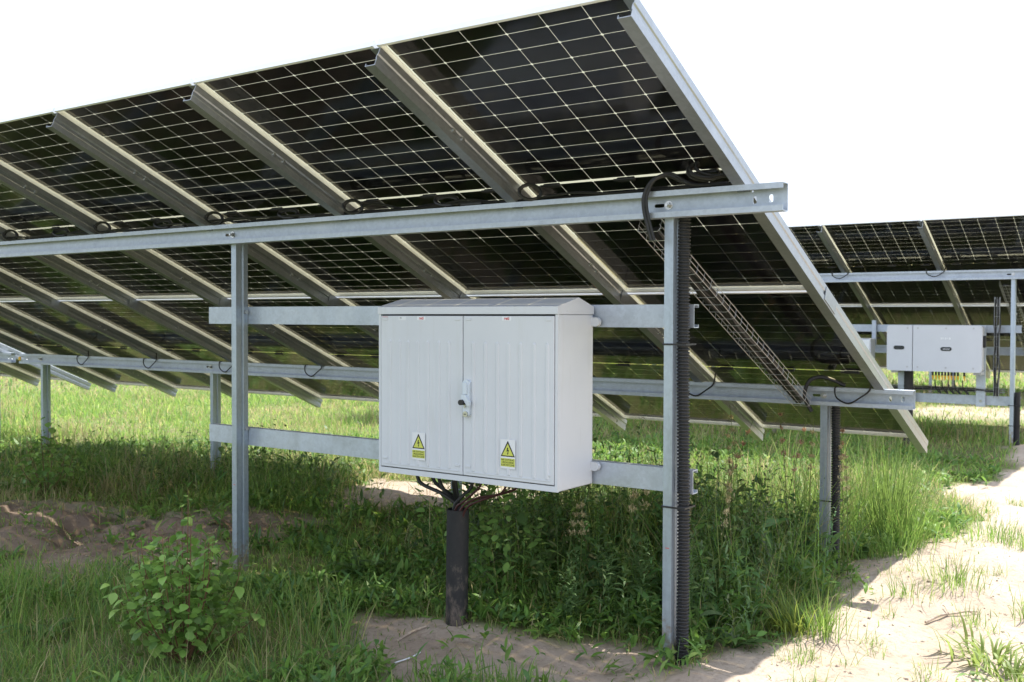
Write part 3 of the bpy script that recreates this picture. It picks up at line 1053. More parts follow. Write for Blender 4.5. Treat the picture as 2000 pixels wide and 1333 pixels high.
for i, (ex, ey) in enumerate(ends):
    a = 2 * math.pi * i / 9
    q = Vector((PX + 0.03 * math.cos(a), PY + 0.03 * math.sin(a), 0.42))
    out = [(q.x, q.y, 0.42), (q.x * 0.9 + ex * 0.1, q.y, 0.58), (q.x * 0.62 + ex * 0.38, (q.y + ey) / 2 + 0.012 * math.sin(i * 2.1), 0.638 + 0.012 * math.cos(i * 1.7)), (q.x * 0.12 + ex * 0.88, ey, 0.70 + 0.01 * math.sin(i * 3.3)), (ex, ey, 0.768)]
    m = MB(); m.tube(bez(out, 7), 0.0095 if i < 6 else 0.006, 8)
    o = m.build('power_cable', MAT['cable'] if i < 6 else MAT['redcable'], None, True)
    nm = ['leftmost of the thick black cables', 'second thick black cable from the left', 'third thick black cable from the left', 'fourth thick black cable from the left', 'fifth thick black cable from the left', 'sixth thick black cable from the left', 'innermost thin dark red cable', 'middle thin dark red cable', 'rightmost thin dark red cable'][i]
    tag(o, nm + ' rising from the pipe into the cabinet', 'cable', 'cables under the cabinet')

# ------------------------------------------------------------------ corrugated conduits on the posts
def conduit(x, y, z0, z1, rad, label, name='corrugated_conduit', straps=()):
    m = MB()
    n = 14
    z = z0; i = 0
    vs, fs = [], []
    rows = 0
    pitch = 0.0155
    while z < z1:
        for rr, dz in ((rad - 0.001, 0), (rad, 0.003), (rad - 0.001, 0.006), (rad - 0.007, 0.009), (rad - 0.007, 0.0125)):
            wob = 0.004 * math.sin(z * 3.1)
            for k in range(n):
                a = 2 * math.pi * k / n
                vs.append((rr * math.cos(a) + wob, rr * math.sin(a), z + dz))
            rows += 1
        z += pitch
    for i in range(rows - 1):
        for k in range(n):
            fs.append((i * n + k, i * n + (k + 1) % n, (i + 1) * n + (k + 1) % n, (i + 1) * n + k))
    m.add(vs, fs)
    o = m.build(name, MAT['black'], None)
    o.location = (x, y, 0)
    tag(o, label, 'conduit', 'conduits on the posts')
    for z in straps:
        s = MB()
        x0, x1 = -rad - PW - 0.006, rad + 0.004
        y0, y1 = -0.052, 0.05
        t = 0.0025
        s.box(x0, x1, y0 - t, y0, z - 0.004, z + 0.004)
        s.box(x0 - t, x0, y0 - t, y1, z - 0.004, z + 0.004)
        s.box(x1, x1 + t, y0 - t, y1, z - 0.004, z + 0.004)
        s.box(x0, x1, y1, y1 + t, z - 0.004, z + 0.004)
        s.build('cable_tie', MAT['black'], o)
    return o
xc = POSTX[0] + PW / 2 + 0.031
conduit(xc, YU + 0.108, gz(xc, YU + 0.1) - 0.06, ZU0 + 0.03, 0.029, 'black corrugated conduit strapped to the front right post beside the cabinet', straps=(1.425, 0.705, 0.055))
conduit(xc + 0.006, YL + 0.108, gz(xc, YL + 0.1) - 0.06, ZL0 + 0.02, 0.029, 'black corrugated conduit strapped to the lower right post near the tall grass', straps=(0.42,))
conduit(xc + ROW2[0] - 0.002, YU + ROW2[1] + 0.108, -0.1, 0.66, 0.036, 'black conduit strapped to the post of the second array right of the inverter', straps=(0.52, 0.28))

# ------------------------------------------------------------------ wire-mesh cable trays
def wire_tray(p0, p1, ax, up, width, depth, label, step=0.085, cable_r=(0.017, 0.014, 0.014), group='wire mesh cable trays'):
    p0, p1, ax, up = map(Vector, (p0, p1, ax, up))
    root = empty('wire_tray')
    tag(root, label, 'cable tray', group)
    m = MB()
    hw = width / 2
    sec = [(-hw, depth), (-hw, depth * 0.5), (-hw, 0), (0, 0), (hw, 0), (hw, depth * 0.5), (hw, depth)]
    for a, b in sec:
        m.tube([p0 + ax * a + up * b, p1 + ax * a + up * b], 0.0017, 5)
    L = (p1 - p0).length
    d = (p1 - p0).normalized()
    s = 0.01
    c = 0.012
    while s < L:
        q = p0 + d * s
        pth = [(-hw, depth), (-hw, c), (-hw + c * .3, c * .3), (-hw + c, 0), (hw - c, 0), (hw - c * .3, c * .3), (hw, c), (hw, depth)]
        m.tube([q + ax * a * 1.03 + up * (b - 0.004) for a, b in pth], 0.0017, 5)
        s += step
    m.build('wire_basket', MAT['wire'], root, True)
    for i, r in enumerate(cable_r):
        pts = []
        for k in range(9):
            t = k / 8
            pts.append(p0 + d * (L * (0.02 + t * 0.96)) + ax * ((i - 1) * 0.022 + 0.01 * math.sin(k * 1.7 + i * 2)) + up * (0.006 + r + 0.008 * math.sin(k * 2.1 + i)))
        t = MB(); t.tube(bez(pts, 4), r, 7)
        t.build('cable', MAT['cable'], root, True)
    return root
txc = -0.455
wire_tray((txc, 1.02, ZU0 - 0.045), (txc, 3.05, ZU0 - 0.045 - 2.03 * math.tan(T)), (1, 0, 0), -NB, 0.105, 0.052, 'wire mesh cable tray sloping down under the near array beside the post')
wire_tray((txc + ROW2[0] - 0.06, YU + ROW2[1] + 0.02, 0.60), (txc + ROW2[0] - 0.06, YU + ROW2[1] + 0.02, 1.80), (1, 0, 0), (0, 1, 0), 0.055, 0.04, 'upright wire mesh cable tray right of the inverter', 0.12, (0.012, 0.011, 0.011))
wire_tray((txc + ROW2[0] + 0.02, 1.02 + ROW2[1], ZU0 - 0.04), (txc + ROW2[0] + 0.02, 3.05 + ROW2[1], ZU0 - 0.04 - 2.03 * math.tan(T)), (1, 0, 0), -NB, 0.13, 0.062, 'sloping wire mesh cable tray under the second array at the right edge')
wire_tray((-3.2, YU + ROW2[1] + 0.11, 0.665), (-0.47, YU + ROW2[1] + 0.11, 0.665), (0, 1, 0), (0, 0, 1), 0.09, 0.045, 'level wire mesh cable tray with black cables on the rail under the inverter', 0.1, (0.014, 0.014, 0.014))

# ------------------------------------------------------------------ string cables along the beams
def coil(cx, cy, cz, rad, turns, axis, label, r=0.0055, squash=1.0):
    pts = []
    n = int(turns * 14)
    ax = Vector(axis).normalized()
    e1 = ax.cross(Vector((0, 0, 1))).normalized()
    e2 = e1.cross(ax)
    for k in range(n + 1):
        a = 2 * math.pi * k / 14
        rr = rad * (1 + 0.06 * math.sin(k * 0.9))
        pts.append(Vector((cx, cy, cz)) + e1 * math.cos(a) * rr + e2 * math.sin(a) * rr * squash + ax * (k / n - 0.5) * 0.011 * turns)
    m = MB(); m.tube(pts, r, 6)
    o = m.build('cable_coil', MAT['cable'], None, True)
    tag(o, label, 'cable', 'coiled panel cables')
    return o
zb = ZU1 + 0.012
kpos = {1: 'second', 2: 'third', 3: 'fourth', 4: 'fifth', 5: 'sixth'}
for k, nm in kpos.items():
    coil(-PIT * k + 0.10, YU + 0.005, zb + 0.030, 0.052, 2.1, (0.45, -0.85, 0.1), 'small upright cable coil on the upper beam, %s rafter from the right' % nm, 0.008, 0.72)
    coil(-PIT * k - 0.42, YU + 0.02, zb + 0.024, 0.062, 1.7, (0.3, -0.75, 0.6), 'flat cable loop on the upper beam left of the %s rafter' % nm, 0.008, 0.5)
    m = MB(); m.cbox(-PIT * k - 0.32, -PIT * k - 0.19, YU + 0.004, YU + 0.022, ZU1 + 0.001, ZU1 + 0.016, 0.004)
    o = m.build('cable_connector', MAT['black'], None)
    tag(o, 'black plug connector on the upper beam left of the %s rafter' % nm, 'connector', 'plug connectors on the upper beam')
# bundle over the front right post
for i, (dx, r, dz) in enumerate(((0, 0.0095, 0), (0.014, 0.007, 0.006))):
    pts = [(-0.40 + dx, 0.950, ZU0 - 0.10), (-0.428 + dx, 0.940, ZU0 + 0.02), (-0.43 + dx, 0.938, ZU1 - 0.02), (-0.395 + dx, 0.948, ZU1 + 0.045 + dz), (-0.33 + dx, 0.965, ZU1 + 0.065 + dz), (-0.265 + dx, 0.98, ZU1 + 0.035), (-0.20 + dx, 0.985, ZU1 + 0.016), (-0.06, 0.985, ZU1 + 0.014)]
    m = MB(); m.tube(bez(pts, 7), r, 9)
    o = m.build('cable_bundle', MAT['cable'], None, True)
    tag(o, ['thick black cable bundle bending over the upper beam at the right post', 'thinner black cable beside the bundle at the right post'][i], 'cable')
for i, (x, z, rad) in enumerate(((-0.16, zb + 0.065, 0.075), (-0.13, zb + 0.075, 0.082), (-0.19, zb + 0.06, 0.068))):
    coil(x, YU + 0.035 + 0.012 * i, z, rad, 2.3, (0.35, -0.8, 0.45), ['big black cable coil on the upper beam at its right end', 'outer turns of the black coil on the upper beam at its right end', 'inner turns of the black coil on the upper beam at its right end'][i], 0.006, 0.55)
# cables along the top of the upper beam
rc = random.Random(12)
for i in range(3):
    pts = [(0.02 - 0.21 * k, YU + 0.010 + 0.012 * i + 0.010 * math.sin(k * 1.3 + i * 2), ZU1 + 0.007 + max(0.0, rc.gauss(0.004, 0.012))) for k in range(44)]
    m = MB(); m.tube(bez(pts, 4), 0.0055, 6)
    o = m.build('string_cable', MAT['cable'], None, True)
    tag(o, ['front one of the black cables along the top of the upper beam', 'middle one of the black cables along the top of the upper beam', 'rear one of the black cables along the top of the upper beam'][i], 'cable')
# hanging cable drops over the lower beam
drops = [(-0.06, 'at its right end below the end rafter'), (-1.05, 'at the second rafter, right of the cabinet'), (-3.40, 'just left of the cabinet'), (-4.62, 'at the fifth rafter from the right'), (-5.75, 'at the sixth rafter from the right'), (-6.90, 'at the seventh rafter from the right'), (-8.05, 'near the left end')]
for x, nm in drops:
    m = MB()
    pts = [(x - 0.20, YL + 0.02, ZL1 + 0.006), (x - 0.205, YL - 0.008, ZL1 - 0.01), (x - 0.19, YL - 0.012, ZL0 + 0.05), (x - 0.12, YL - 0.014, ZL0 + 0.02), (x - 0.05, YL - 0.012, ZL0 + 0.06), (x, YL - 0.010, ZL1 - 0.01), (x + 0.02, YL - 0.02, ZL1 + 0.06)]
    m.tube(bez(pts, 5), 0.005, 6)
    o = m.build('cable_drop', MAT['cable'], None, True)
    tag(o, 'black cable looped over the lower beam ' + nm, 'cable', 'cable loops on the lower beam')
m = MB()
pts = [(-0.40, YL - 0.02, ZL0 - 0.04), (-0.44, YL - 0.03, ZL0 + 0.05), (-0.42, YL - 0.02, ZL1 + 0.03), (-0.36, YL - 0.0, ZL1 + 0.06), (-0.29, YL + 0.02, ZL1 + 0.045), (-0.22, YL + 0.05, ZL1 + 0.01)]
m.tube(bez(pts, 6), 0.012, 7)
tag(m.build('cable_bundle', MAT['cable'], None, True), 'black cable arching over the lower beam at the end of the wire tray', 'cable')
for kk in (1, 2):
    x = -PIT * kk + ROW2[0]
    m = MB()
    y0 = YU + ROW2[1] - 0.01
    z1 = ZU1 + ROW2[2]
    m.tube(bez([(x - 0.16, y0, z1 + 0.03), (x - 0.14, y0, z1 - 0.04), (x - 0.05, y0 - 0.01, z1 - 0.07), (x + 0.04, y0, z1 - 0.02), (x + 0.07, y0, z1 + 0.04)], 5), 0.006, 6)
    tag(m.build('cable_drop', MAT['cable'], None, True), 'thin cable looped on the upper beam of the second array, %s rafter from the right' % ('second' if kk == 1 else 'third'), 'cable', 'cable loops on the second array')
m = MB()
m.cbox(-9.40, -9.36, YL - 0.012, YL - 0.002, ZL0 + 0.035, ZL0 + 0.075, 0.003)
tag(m.build('yellow_tag', MAT['yellow_cap'], None), 'yellow tag on the lower beam where the two tables meet at the left', 'tag')

# ------------------------------------------------------------------ inverter on the second array
def make_inverter():
    root = empty('inverter')
    tag(root, 'pale grey string inverter with two dark displays and yellow plugs on the second array', 'inverter')
    y0, y1 = 9.86, 10.10
    x0, x1, z0, z1 = -1.755, -0.675, 0.905, 1.462
    m = MB(); m.cbox(x0 + 0.015, x1 - 0.012, y0 + 0.06, y1, z0 + 0.012, z1 - 0.008, 0.02)
    body = m.build('body', MAT['inv_side'], root)
    def cover(a, b, rl, rr):
        m = MB()
        r = 0.035
        pr = []
        for cx, cz, a0, rad in ((b, z1, 0, rr), (a, z1, 90, rl), (a, z0, 180, rl), (b, z0, 270, rr)):
            for k in range(6):
                t = R(a0 + 90 * k / 5)
                ox = -rad if cx == b else rad
                oz = -rad if cz == z1 else rad
                pr.append((cx + ox + rad * math.cos(t), cz + oz + rad * math.sin(t)))
        m.extrude(pr, (0, y0, 0), (0, y0 + 0.058, 0), (1, 0, 0), (0, 0, 1))
        c = m.build('cover', MAT['inv'], root)
        return c
    xs = -1.452
    c1 = cover(x0, xs - 0.004, 0.035, 0.006)
    c2 = cover(xs + 0.004, x1, 0.006, 0.035)
    def screw(x, z, c):
        k = MB(); k.extrude([(0.011 * math.cos(R(a)), 0.011 * math.sin(R(a))) for a in range(0, 360, 36)], (x, y0 - 0.0005, z), (x, y0 - 0.004, z), (1, 0, 0), (0, 0, 1))
        k.build('screw', MAT['inv_side'], c)
    for z in (z0 + 0.05, z1 - 0.035):
        screw(xs - 0.06, z, c1)
        for x in (xs + 0.06, -1.07, x1 - 0.09):
            screw(x, z, c2)
    for cx, cz, c in ((-1.61, 1.188, c1), (-1.068, 1.180, c2)):
        m = MB()
        m.extrude(slot(cx, cz, 0.125, 0.046, 6), (0, y0 - 0.0005, 0), (0, y0 - 0.005, 0), (1, 0, 0), (0, 0, 1))
        d = m.build('display', MAT['display'], c)
        if c is c2:
            m = MB()
            for i in range(5):
                m.box(cx - 0.035 + i * 0.016, cx - 0.025 + i * 0.016, y0 - 0.0062, y0 - 0.0052, cz - 0.005, cz + 0.004)
            m.build('indicator_icons', MAT['sticker'], d)
    m = MB()
    lx, lz = -1.075, 1.305
    for i, ww in enumerate((0.018, 0.012, 0.016, 0.010, 0.020)):
        m.box(lx - 0.055 + i * 0.023, lx - 0.055 + i * 0.023 + ww, y0 - 0.003, y0 - 0.0006, lz - 0.012 + 0.004 * (i % 2), lz + 0.012)
    m.build('raised_logo', MAT['pale'], c2)
    for i in range(11):
        if i == 9:
            continue
        x = -1.235 + 0.0355 * i
        m = MB(); m.tube([(x, 9.95, z0 + 0.015), (x, 9.95, z0 - 0.048)], 0.0125, 8)
        pl = m.build('plug', MAT['black'], root, True)
        m = MB(); m.tube([(x, 9.95, z0 - 0.0485), (x + 0.004, 9.95, z0 - 0.10)], [0.0125, 0.006], 8)
        m.build('plug_cap', MAT['yellow_cap'], pl, True)
    for i, x in enumerate((-1.21, -1.13, -1.06, -0.99, -0.90)):
        m = MB(); m.tube(bez([(x, 9.95, z0 - 0.10), (x + 0.006, 9.96, z0 - 0.18), (x + 0.02, 10.03, z0 - 0.24), (x + 0.05, 10.05, z0 - 0.27), (x + 0.02, 10.08, z0 - 0.23)], 5), 0.007, 6)
        m.build('cable', MAT['cable'], root, True)
    for z in (z0 - 0.02,):
        m = MB(); m.cbox(x1 - 0.10, x1 - 0.01, y0 + 0.05, y1, z0 - 0.03, z0 + 0.011, 0.004)
        m.build('lower_bracket', MAT['inv_side'], root)
        m = MB(); m.cbox(x0 + 0.04, x0 + 0.12, y0 + 0.05, y1, z0 - 0.028, z0 + 0.011, 0.004)
        m.build('lower_bracket', MAT['inv_side'], root)
    m = MB(); m.cbox(x1 - 0.012, x1 + 0.02, 9.98, 10.03, 1.20, 1.34, 0.006)
    m.build('side_switch', MAT['black'], root)
    return root
make_inverter()
# upright straps that carry it
for x, nm in ((-0.735, 'right'), (-1.64, 'left')):
    m = MB()
    m.extrude([(-0.05, 0), (0.05, 0), (0.05, 0.04), (0.046, 0.04), (0.046, 0.004), (-0.046, 0.004), (-0.046, 0.04), (-0.05, 0.04)], (x, 10.145, 0.49), (x, 10.145, 1.463), (1, 0, 0), (0, 1, 0))
    o = m.build('inverter_strut', MAT['galv'])
    k = MB(); k.extrude([(0.016 * math.cos(R(a)), 0.016 * math.sin(R(a))) for a in range(0, 360, 60)], (x + 0.005, 10.145, 0.56), (x + 0.005, 10.130, 0.56), (1, 0, 0), (0, 0, 1))
    k.build('bolt', MAT['bolt'], o)
    tag(o, 'galvanised upright strut behind the %s end of the inverter' % nm, 'strut', 'struts behind the inverter')
m = MB(); m.tube([(-1.545, 10.08, -0.1), (-1.545, 10.08, 0.90)], 0.055, 14)
tag(m.build('duct_pipe', MAT['pipe'], None, True), 'black pipe rising from the ground into the left end of the inverter', 'pipe')
m = MB(); m.cbox(-2.35, -1.97, 9.93, 10.14, 0.86, 1.29, 0.012)
o = m.build('connection_box', MAT['inv'])
k = MB(); k.box(-2.02, -1.97, 10.155, 10.20, 1.2, 1.52); k.build('bracket', MAT['galv'], o)
k = MB(); k.cbox(-2.34, -1.98, 9.92, 9.9295, 0.875, 1.275, 0.003); k.build('lid', MAT['pale'], o)
tag(o, 'small grey box left of the inverter, half hidden by the near array end rafter', 'box')

# ------------------------------------------------------------------ vegetation
def strip_mesh(name, base, az, el, L, W, droop, prof, col, mat, roll=None, fold=0.0):
    """N curved tapering strips: blades and leaves as real faces"""
    N = len(base)
    ns = len(prof) - 1
    t = np.linspace(0, 1, ns + 1)
    hx, hy = np.cos(az), np.sin(az)
    pos = base.copy()
    side = np.stack([-hy, hx, np.zeros(N)], -1)
    if roll is not None:
        upv = np.stack([-hx * np.sin(el), -hy * np.sin(el), np.cos(el)], -1)
        side = side * np.cos(roll)[:, None] + upv * np.sin(roll)[:, None]
    rows = []
    for i in range(ns + 1):
        if i > 0:
            e = el - droop * (t[i] + t[i - 1]) / 2
            st = (L / ns)[:, None] * np.stack([hx * np.cos(e), hy * np.cos(e), np.sin(e)], -1)
            pos = pos + st
        if i < ns:
            hw = (W * prof[i] * 0.5)[:, None]
            rows.append(pos - side * hw); rows.append(pos + side * hw)
        else:
            rows.append(pos.copy())
    nv = len(rows)
    Vt = np.stack(rows, 1).reshape(-1, 3)
    tris = []
    for i in range(ns - 1):
        a = 2 * i
        tris += [(a, a + 1, a + 3), (a, a + 3, a + 2)]
    a = 2 * (ns - 1)
    tris.append((a, a + 1, a + 2))
    tris = np.array(tris)
    F = (np.arange(N) * nv)[:, None, None] + tris[None]
    F = F.reshape(-1, 3)
    me = bpy.data.meshes.new(name)
    me.vertices.add(len(Vt)); me.vertices.foreach_set('co', Vt.reshape(-1).astype(np.float32))
    me.loops.add(F.size); me.loops.foreach_set('vertex_index', F.reshape(-1).astype(np.int32))
    me.polygons.add(len(F)); me.polygons.foreach_set('loop_start', np.arange(0, F.size, 3, dtype=np.int32))
    me.polygons.foreach_set('use_smooth', np.ones(len(F), bool))
    me.update(calc_edges=True)
    c = np.repeat(col[:, None, :], nv, 1)
    c = np.concatenate([c, np.ones((N, nv, 1))], -1).reshape(-1)
    at = me.attributes.new('col', 'FLOAT_COLOR', 'POINT')
    at.data.foreach_set('color', c.astype(np.float32))
    me.materials.append(mat)
    return me

BLADE = [0.9, 1.0, 0.75, 0.0]
BLADE_S = [1.0, 0.7, 0.0]
LEAF = [0.15, 0.85, 1.0, 0.65, 0.0]
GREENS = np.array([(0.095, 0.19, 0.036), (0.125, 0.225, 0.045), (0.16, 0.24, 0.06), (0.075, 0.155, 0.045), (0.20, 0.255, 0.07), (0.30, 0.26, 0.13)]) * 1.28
def greens(n, p=(0.28, 0.27, 0.18, 0.16, 0.08, 0.03), base=None):
    c = (GREENS if base is None else base)[rng.choice(len(p), n, p=np.array(p) / sum(p))]
    return c * rng.uniform(0.75, 1.25, (n, 1))

camxy = np.array([CAM.x, CAM.y])
def sample(rmin, rmax, dens, amin=-33, amax=33):
    """points in the view wedge between two distances from the camera"""
    area = 0.5 * R(amax - amin) * (rmax ** 2 - rmin ** 2)
    n = int(area * dens)
    r = np.sqrt(rng.uniform(rmin ** 2, rmax ** 2, n))
    a = yaw + np.radians(rng.uniform(amin, amax, n))
    return CAM.x - np.sin(a) * r, CAM.y + np.cos(a) * r

def lushness(x, y):
    """tall growth under and behind the near array, short turf elsewhere"""
    l = 0.55 + 0.5 * (fbm(x * 0.9, y * 0.9, 3, 31) - 0.5) * 2
    band = np.exp(-((y - 2.6) / 1.1) ** 2) * np.clip((x + 2.6) / 0.8, 0, 1) * np.clip((-0.02 - x) / 0.45, 0, 1)
    mid = np.exp(-((y - 3.2) / 0.9) ** 2) * np.clip((-3.6 - x) / 0.8, 0, 1)
    sh = 1 - 0.55 * np.exp(-((x + 2.15) ** 2 + (y + 0.15) ** 2) / 0.18)
    return (np.clip(l, 0.2, 1.1) + 0.85 * band + 0.45 * mid) * sh

def grass_zone(name, label, rmin, rmax, dens, h0, w0, prof, hmul=1.0, pale=1.0):
    x, y = sample(rmin, rmax, dens)
    v = veg(x, y)
    cl = fbm(x * 3.1, y * 3.1, 3, 41)
    keep = rng.uniform(0, 1, len(x)) < np.clip(v ** 1.3 * (0.45 + 1.1 * cl), 0, 1)
    x, y, v = x[keep], y[keep], v[keep]
    n = len(x)
    lu = lushness(x, y)
    h = h0 * lu * (0.35 + 0.65 * v) * rng.gamma(6, 1 / 6, n) * hmul
    z = hgt(x, y) - H0 - 0.01
    az = rng.uniform(0, 2 * math.pi, n)
    el = np.radians(rng.normal(80, 10, n))
    dr = np.radians(np.abs(rng.normal(58, 36, n)))
    W = w0 * rng.uniform(0.6, 1.5, n)
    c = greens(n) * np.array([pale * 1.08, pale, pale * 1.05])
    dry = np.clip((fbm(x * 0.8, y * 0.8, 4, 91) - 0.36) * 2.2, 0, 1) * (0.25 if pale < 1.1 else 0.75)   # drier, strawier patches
    pick = rng.uniform(0, 1, n) < dry
    c[pick] = np.array((0.36, 0.33, 0.16)) * rng.uniform(0.7, 1.25, (int(pick.sum()), 1))
    h = h * np.where(pick, 1.15, 1.0) * (0.7 + 0.6 * fbm(x * 1.3, y * 1.3, 3, 93))
    me = strip_mesh(name, np.stack([x, y, z], -1), az, el, h, W, dr, prof, c, MAT['grass'], roll=rng.normal(0, 0.5, n))
    return tag(link(name, me), label, 'grass', kind='stuff')
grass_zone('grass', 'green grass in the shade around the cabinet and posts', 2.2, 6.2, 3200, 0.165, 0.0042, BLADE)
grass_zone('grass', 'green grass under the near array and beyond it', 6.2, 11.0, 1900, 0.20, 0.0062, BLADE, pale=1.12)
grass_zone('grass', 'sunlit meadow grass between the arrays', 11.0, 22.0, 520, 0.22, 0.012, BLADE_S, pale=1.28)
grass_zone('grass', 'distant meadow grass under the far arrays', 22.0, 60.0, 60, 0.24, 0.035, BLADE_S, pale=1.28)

# low broad leaves and small weeds between the blades
def weed_zone(name, label, rmin, rmax, dens, Lf, Wf):
    x, y = sample(rmin, rmax, dens)
    v = veg(x, y)
    cl = fbm(x * 1.6, y * 1.6, 3, 77)
    keep = (rng.uniform(0, 1, len(x)) < v ** 1.5) & (cl > 0.46)
    x, y = x[keep], y[keep]
    n = len(x); k = 6
    X = np.repeat(x, k) + rng.normal(0, 0.012, n * k); Y = np.repeat(y, k) + rng.normal(0, 0.012, n * k)
    lu = np.repeat(lushness(x, y), k)
    zz = np.repeat(hgt(x, y) - H0, k) + rng.uniform(0.0, 0.16, n * k) * lu ** 1.3
    m = n * k
    me = strip_mesh(name, np.stack([X, Y, zz], -1), rng.uniform(0, 6.283, m), np.radians(rng.normal(38, 22, m)), Lf * rng.uniform(0.5, 1.4, m), Wf * rng.uniform(0.6, 1.3, m), np.radians(rng.normal(40, 25, m)), LEAF, greens(m, (0.35, 0.3, 0.1, 0.2, 0.03, 0.0)), MAT['leaf'], roll=rng.normal(0, 0.3, m))
    return tag(link(name, me), label, 'weeds', kind='stuff')
weed_zone('weeds', 'low broad-leaved weeds growing among the near grass', 2.4, 6.5, 330, 0.075, 0.020)
weed_zone('weeds', 'low leafy weeds among the grass beyond the array', 6.5, 13.0, 130, 0.09, 0.026)

# dense dark undergrowth of leafy stems between the front and back posts
def undergrowth(tag_, label, n, x0, x1, y0, y1, sp, hr, Lf, Wf, k, colr, el=35, dr=55, seed=0, thin=0.0):
    x = rng.uniform(x0, x1, n * 4); y = rng.uniform(y0, y1, n * 4)
    patch = fbm(x * 2.3 + seed * 7.3, y * 2.3, 3, 200 + seed)
    ok = (rng.uniform(0, 1, n * 4) < np.clip(lushness(x, y) - 0.5, 0.05, 1) * veg(x, y) ** 2) & (patch > sp)
    x, y, patch = x[ok][:n], y[ok][:n], patch[ok][:n]
    n = len(x)
    hh = rng.uniform(hr[0], hr[1], n) * np.clip(lushness(x, y), 0.4, 1.3) * (0.6 + 1.1 * (patch - sp) / (1 - sp) * 1.6)
    z = hgt(x, y) - H0
    t = np.tile(np.linspace(0.1, 1.0, k), n)
    lean = np.repeat(rng.normal(0, 0.16, (n, 2)), k, 0)
    H = np.repeat(hh, k)
    P = np.stack([np.repeat(x, k) + lean[:, 0] * t ** 1.5 * H * 1.6, np.repeat(y, k) + lean[:, 1] * t ** 1.5 * H * 1.6, np.repeat(z, k) + t * H], -1)
    m = n * k
    pc = np.repeat(np.array(colr) * rng.uniform(0.65, 1.45, (n, 1)) * (1 + rng.normal(0, 0.09, (n, 3))), k, 0) * rng.uniform(0.85, 1.15, (m, 1))
    size = np.repeat(rng.uniform(0.6, 1.5, n), k)
    me = strip_mesh(tag_, P, np.repeat(rng.uniform(0, 6.28, n), k) + np.tile(np.arange(k) * 2.4, n), np.radians(rng.normal(el, 18, m)), Lf * size * rng.uniform(0.6, 1.3, m) * (1.2 - 0.6 * t), Wf * size * rng.uniform(0.7, 1.3, m), np.radians(rng.normal(dr, 25, m)), LEAF, pc, MAT['leaf'], roll=rng.normal(0, 0.35, m))
    o = tag(link(tag_, me), label, 'weeds', kind='stuff')
    l0 = lean[::k]
    # the stems follow the same bend
    me = strip_mesh(tag_ + '_stems', np.stack([x, y, z], -1), np.arctan2(l0[:, 1], l0[:, 0]), np.full(n, R(88)), hh * 1.03, np.full(n, 0.0048), np.hypot(l0[:, 0], l0[:, 1]) * 1.9, BLADE, greens(n), MAT['leaf'])
    q = tag(link(tag_ + '_stems', me), label.replace('leafy', 'thin stems of the leafy'), 'weeds', kind='stuff')
undergrowth('undergrowth', 'low tangle of leafy weeds under the near array behind the cabinet', 520, -2.6, 0.2, 1.25, 4.1, 0.40, (0.16, 0.42), 0.085, 0.018, 13, (0.11, 0.20, 0.055))
undergrowth('fine_leaved_weeds', 'fine leafy grey-green weeds scattered through the growth under the array', 330, -2.6, 0.2, 1.3, 4.3, 0.46, (0.25, 0.58), 0.05, 0.008, 26, (0.15, 0.22, 0.10), 50, 40, 1)
undergrowth('broad_leaved_weeds', 'broad leafy weeds in patches under the array', 190, -2.7, 0.15, 1.25, 3.9, 0.50, (0.12, 0.34), 0.13, 0.038, 9, (0.095, 0.175, 0.06), 45, 75, 2)
undergrowth('left_weeds', 'leafy weeds in the shade left of the second front post', 420, -8.0, -3.4, 2.2, 4.4, 0.46, (0.15, 0.40), 0.08, 0.017, 12, (0.11, 0.20, 0.055), 40, 55, 3)
# ragged tall grass with bent and dead stems
def tall_grass(name, label, n, x0, x1, y0, y1, hr, pale):
    x = rng.uniform(x0, x1, n); y = rng.uniform(y0, y1, n)
    pt = fbm(x * 1.9, y * 1.9, 3, 301)
    ok = (veg(x, y) > 0.6) & (rng.uniform(0, 1, n) < np.clip((pt - 0.3) * 2.4, 0, 1))
    x, y, pt = x[ok], y[ok], pt[ok]
    n = len(x)
    h = rng.uniform(hr[0], hr[1], n) * (0.5 + pt)
    c = greens(n, (0.15, 0.25, 0.25, 0.05, 0.2, 0.1)) * pale
    me = strip_mesh(name, np.stack([x, y, hgt(x, y) - H0 - 0.01], -1), rng.uniform(0, 6.28, n), np.radians(rng.normal(82, 7, n)), h, 0.0042 * rng.uniform(0.6, 1.4, n), np.radians(np.abs(rng.normal(38, 30, n))), [0.9, 1.0, 0.85, 0.6, 0.0], c, MAT['grass'], roll=rng.normal(0, 0.6, n))
    tag(link(name, me), label, 'grass', kind='stuff')
tall_grass('tall_grass', 'ragged tall grass in the sun and shade right of the cabinet', 4600, -2.4, -0.25, 1.7, 5.2, (0.30, 0.75), 1.1)
tall_grass('tall_grass', 'ragged taller grass standing left of the second front post', 4200, -9.5, -3.6, 2.4, 6.0, (0.25, 0.5), 1.05)
tall_grass('tall_grass', 'longer grass along the bottom left around the shrub', 2600, -4.2, -1.6, -1.2, 0.7, (0.15, 0.36), 1.0)
# leafy shoots that hide the top of the pipe
def shoots():
    n = 230
    P = np.stack([rng.normal(-1.47, 0.17, n), rng.normal(1.16, 0.07, n), rng.uniform(0.3, 0.74, n)], -1)
    me = strip_mesh('leafy_shoots', P, rng.uniform(0, 6.28, n), np.radians(rng.normal(20, 25, n)), rng.uniform(0.035, 0.07, n), rng.uniform(0.02, 0.04, n), np.radians(rng.normal(40, 20, n)), LEAF, np.tile(np.array((0.14, 0.25, 0.06)), (n, 1)) * rng.uniform(0.6, 1.4, (n, 1)), MAT['leaf'], roll=rng.normal(0, 0.5, n))
    root = tag(link('leafy_shoots', me), 'leafy shoots growing up behind the top of the black pipe', 'weeds', kind='stuff')
shoots()

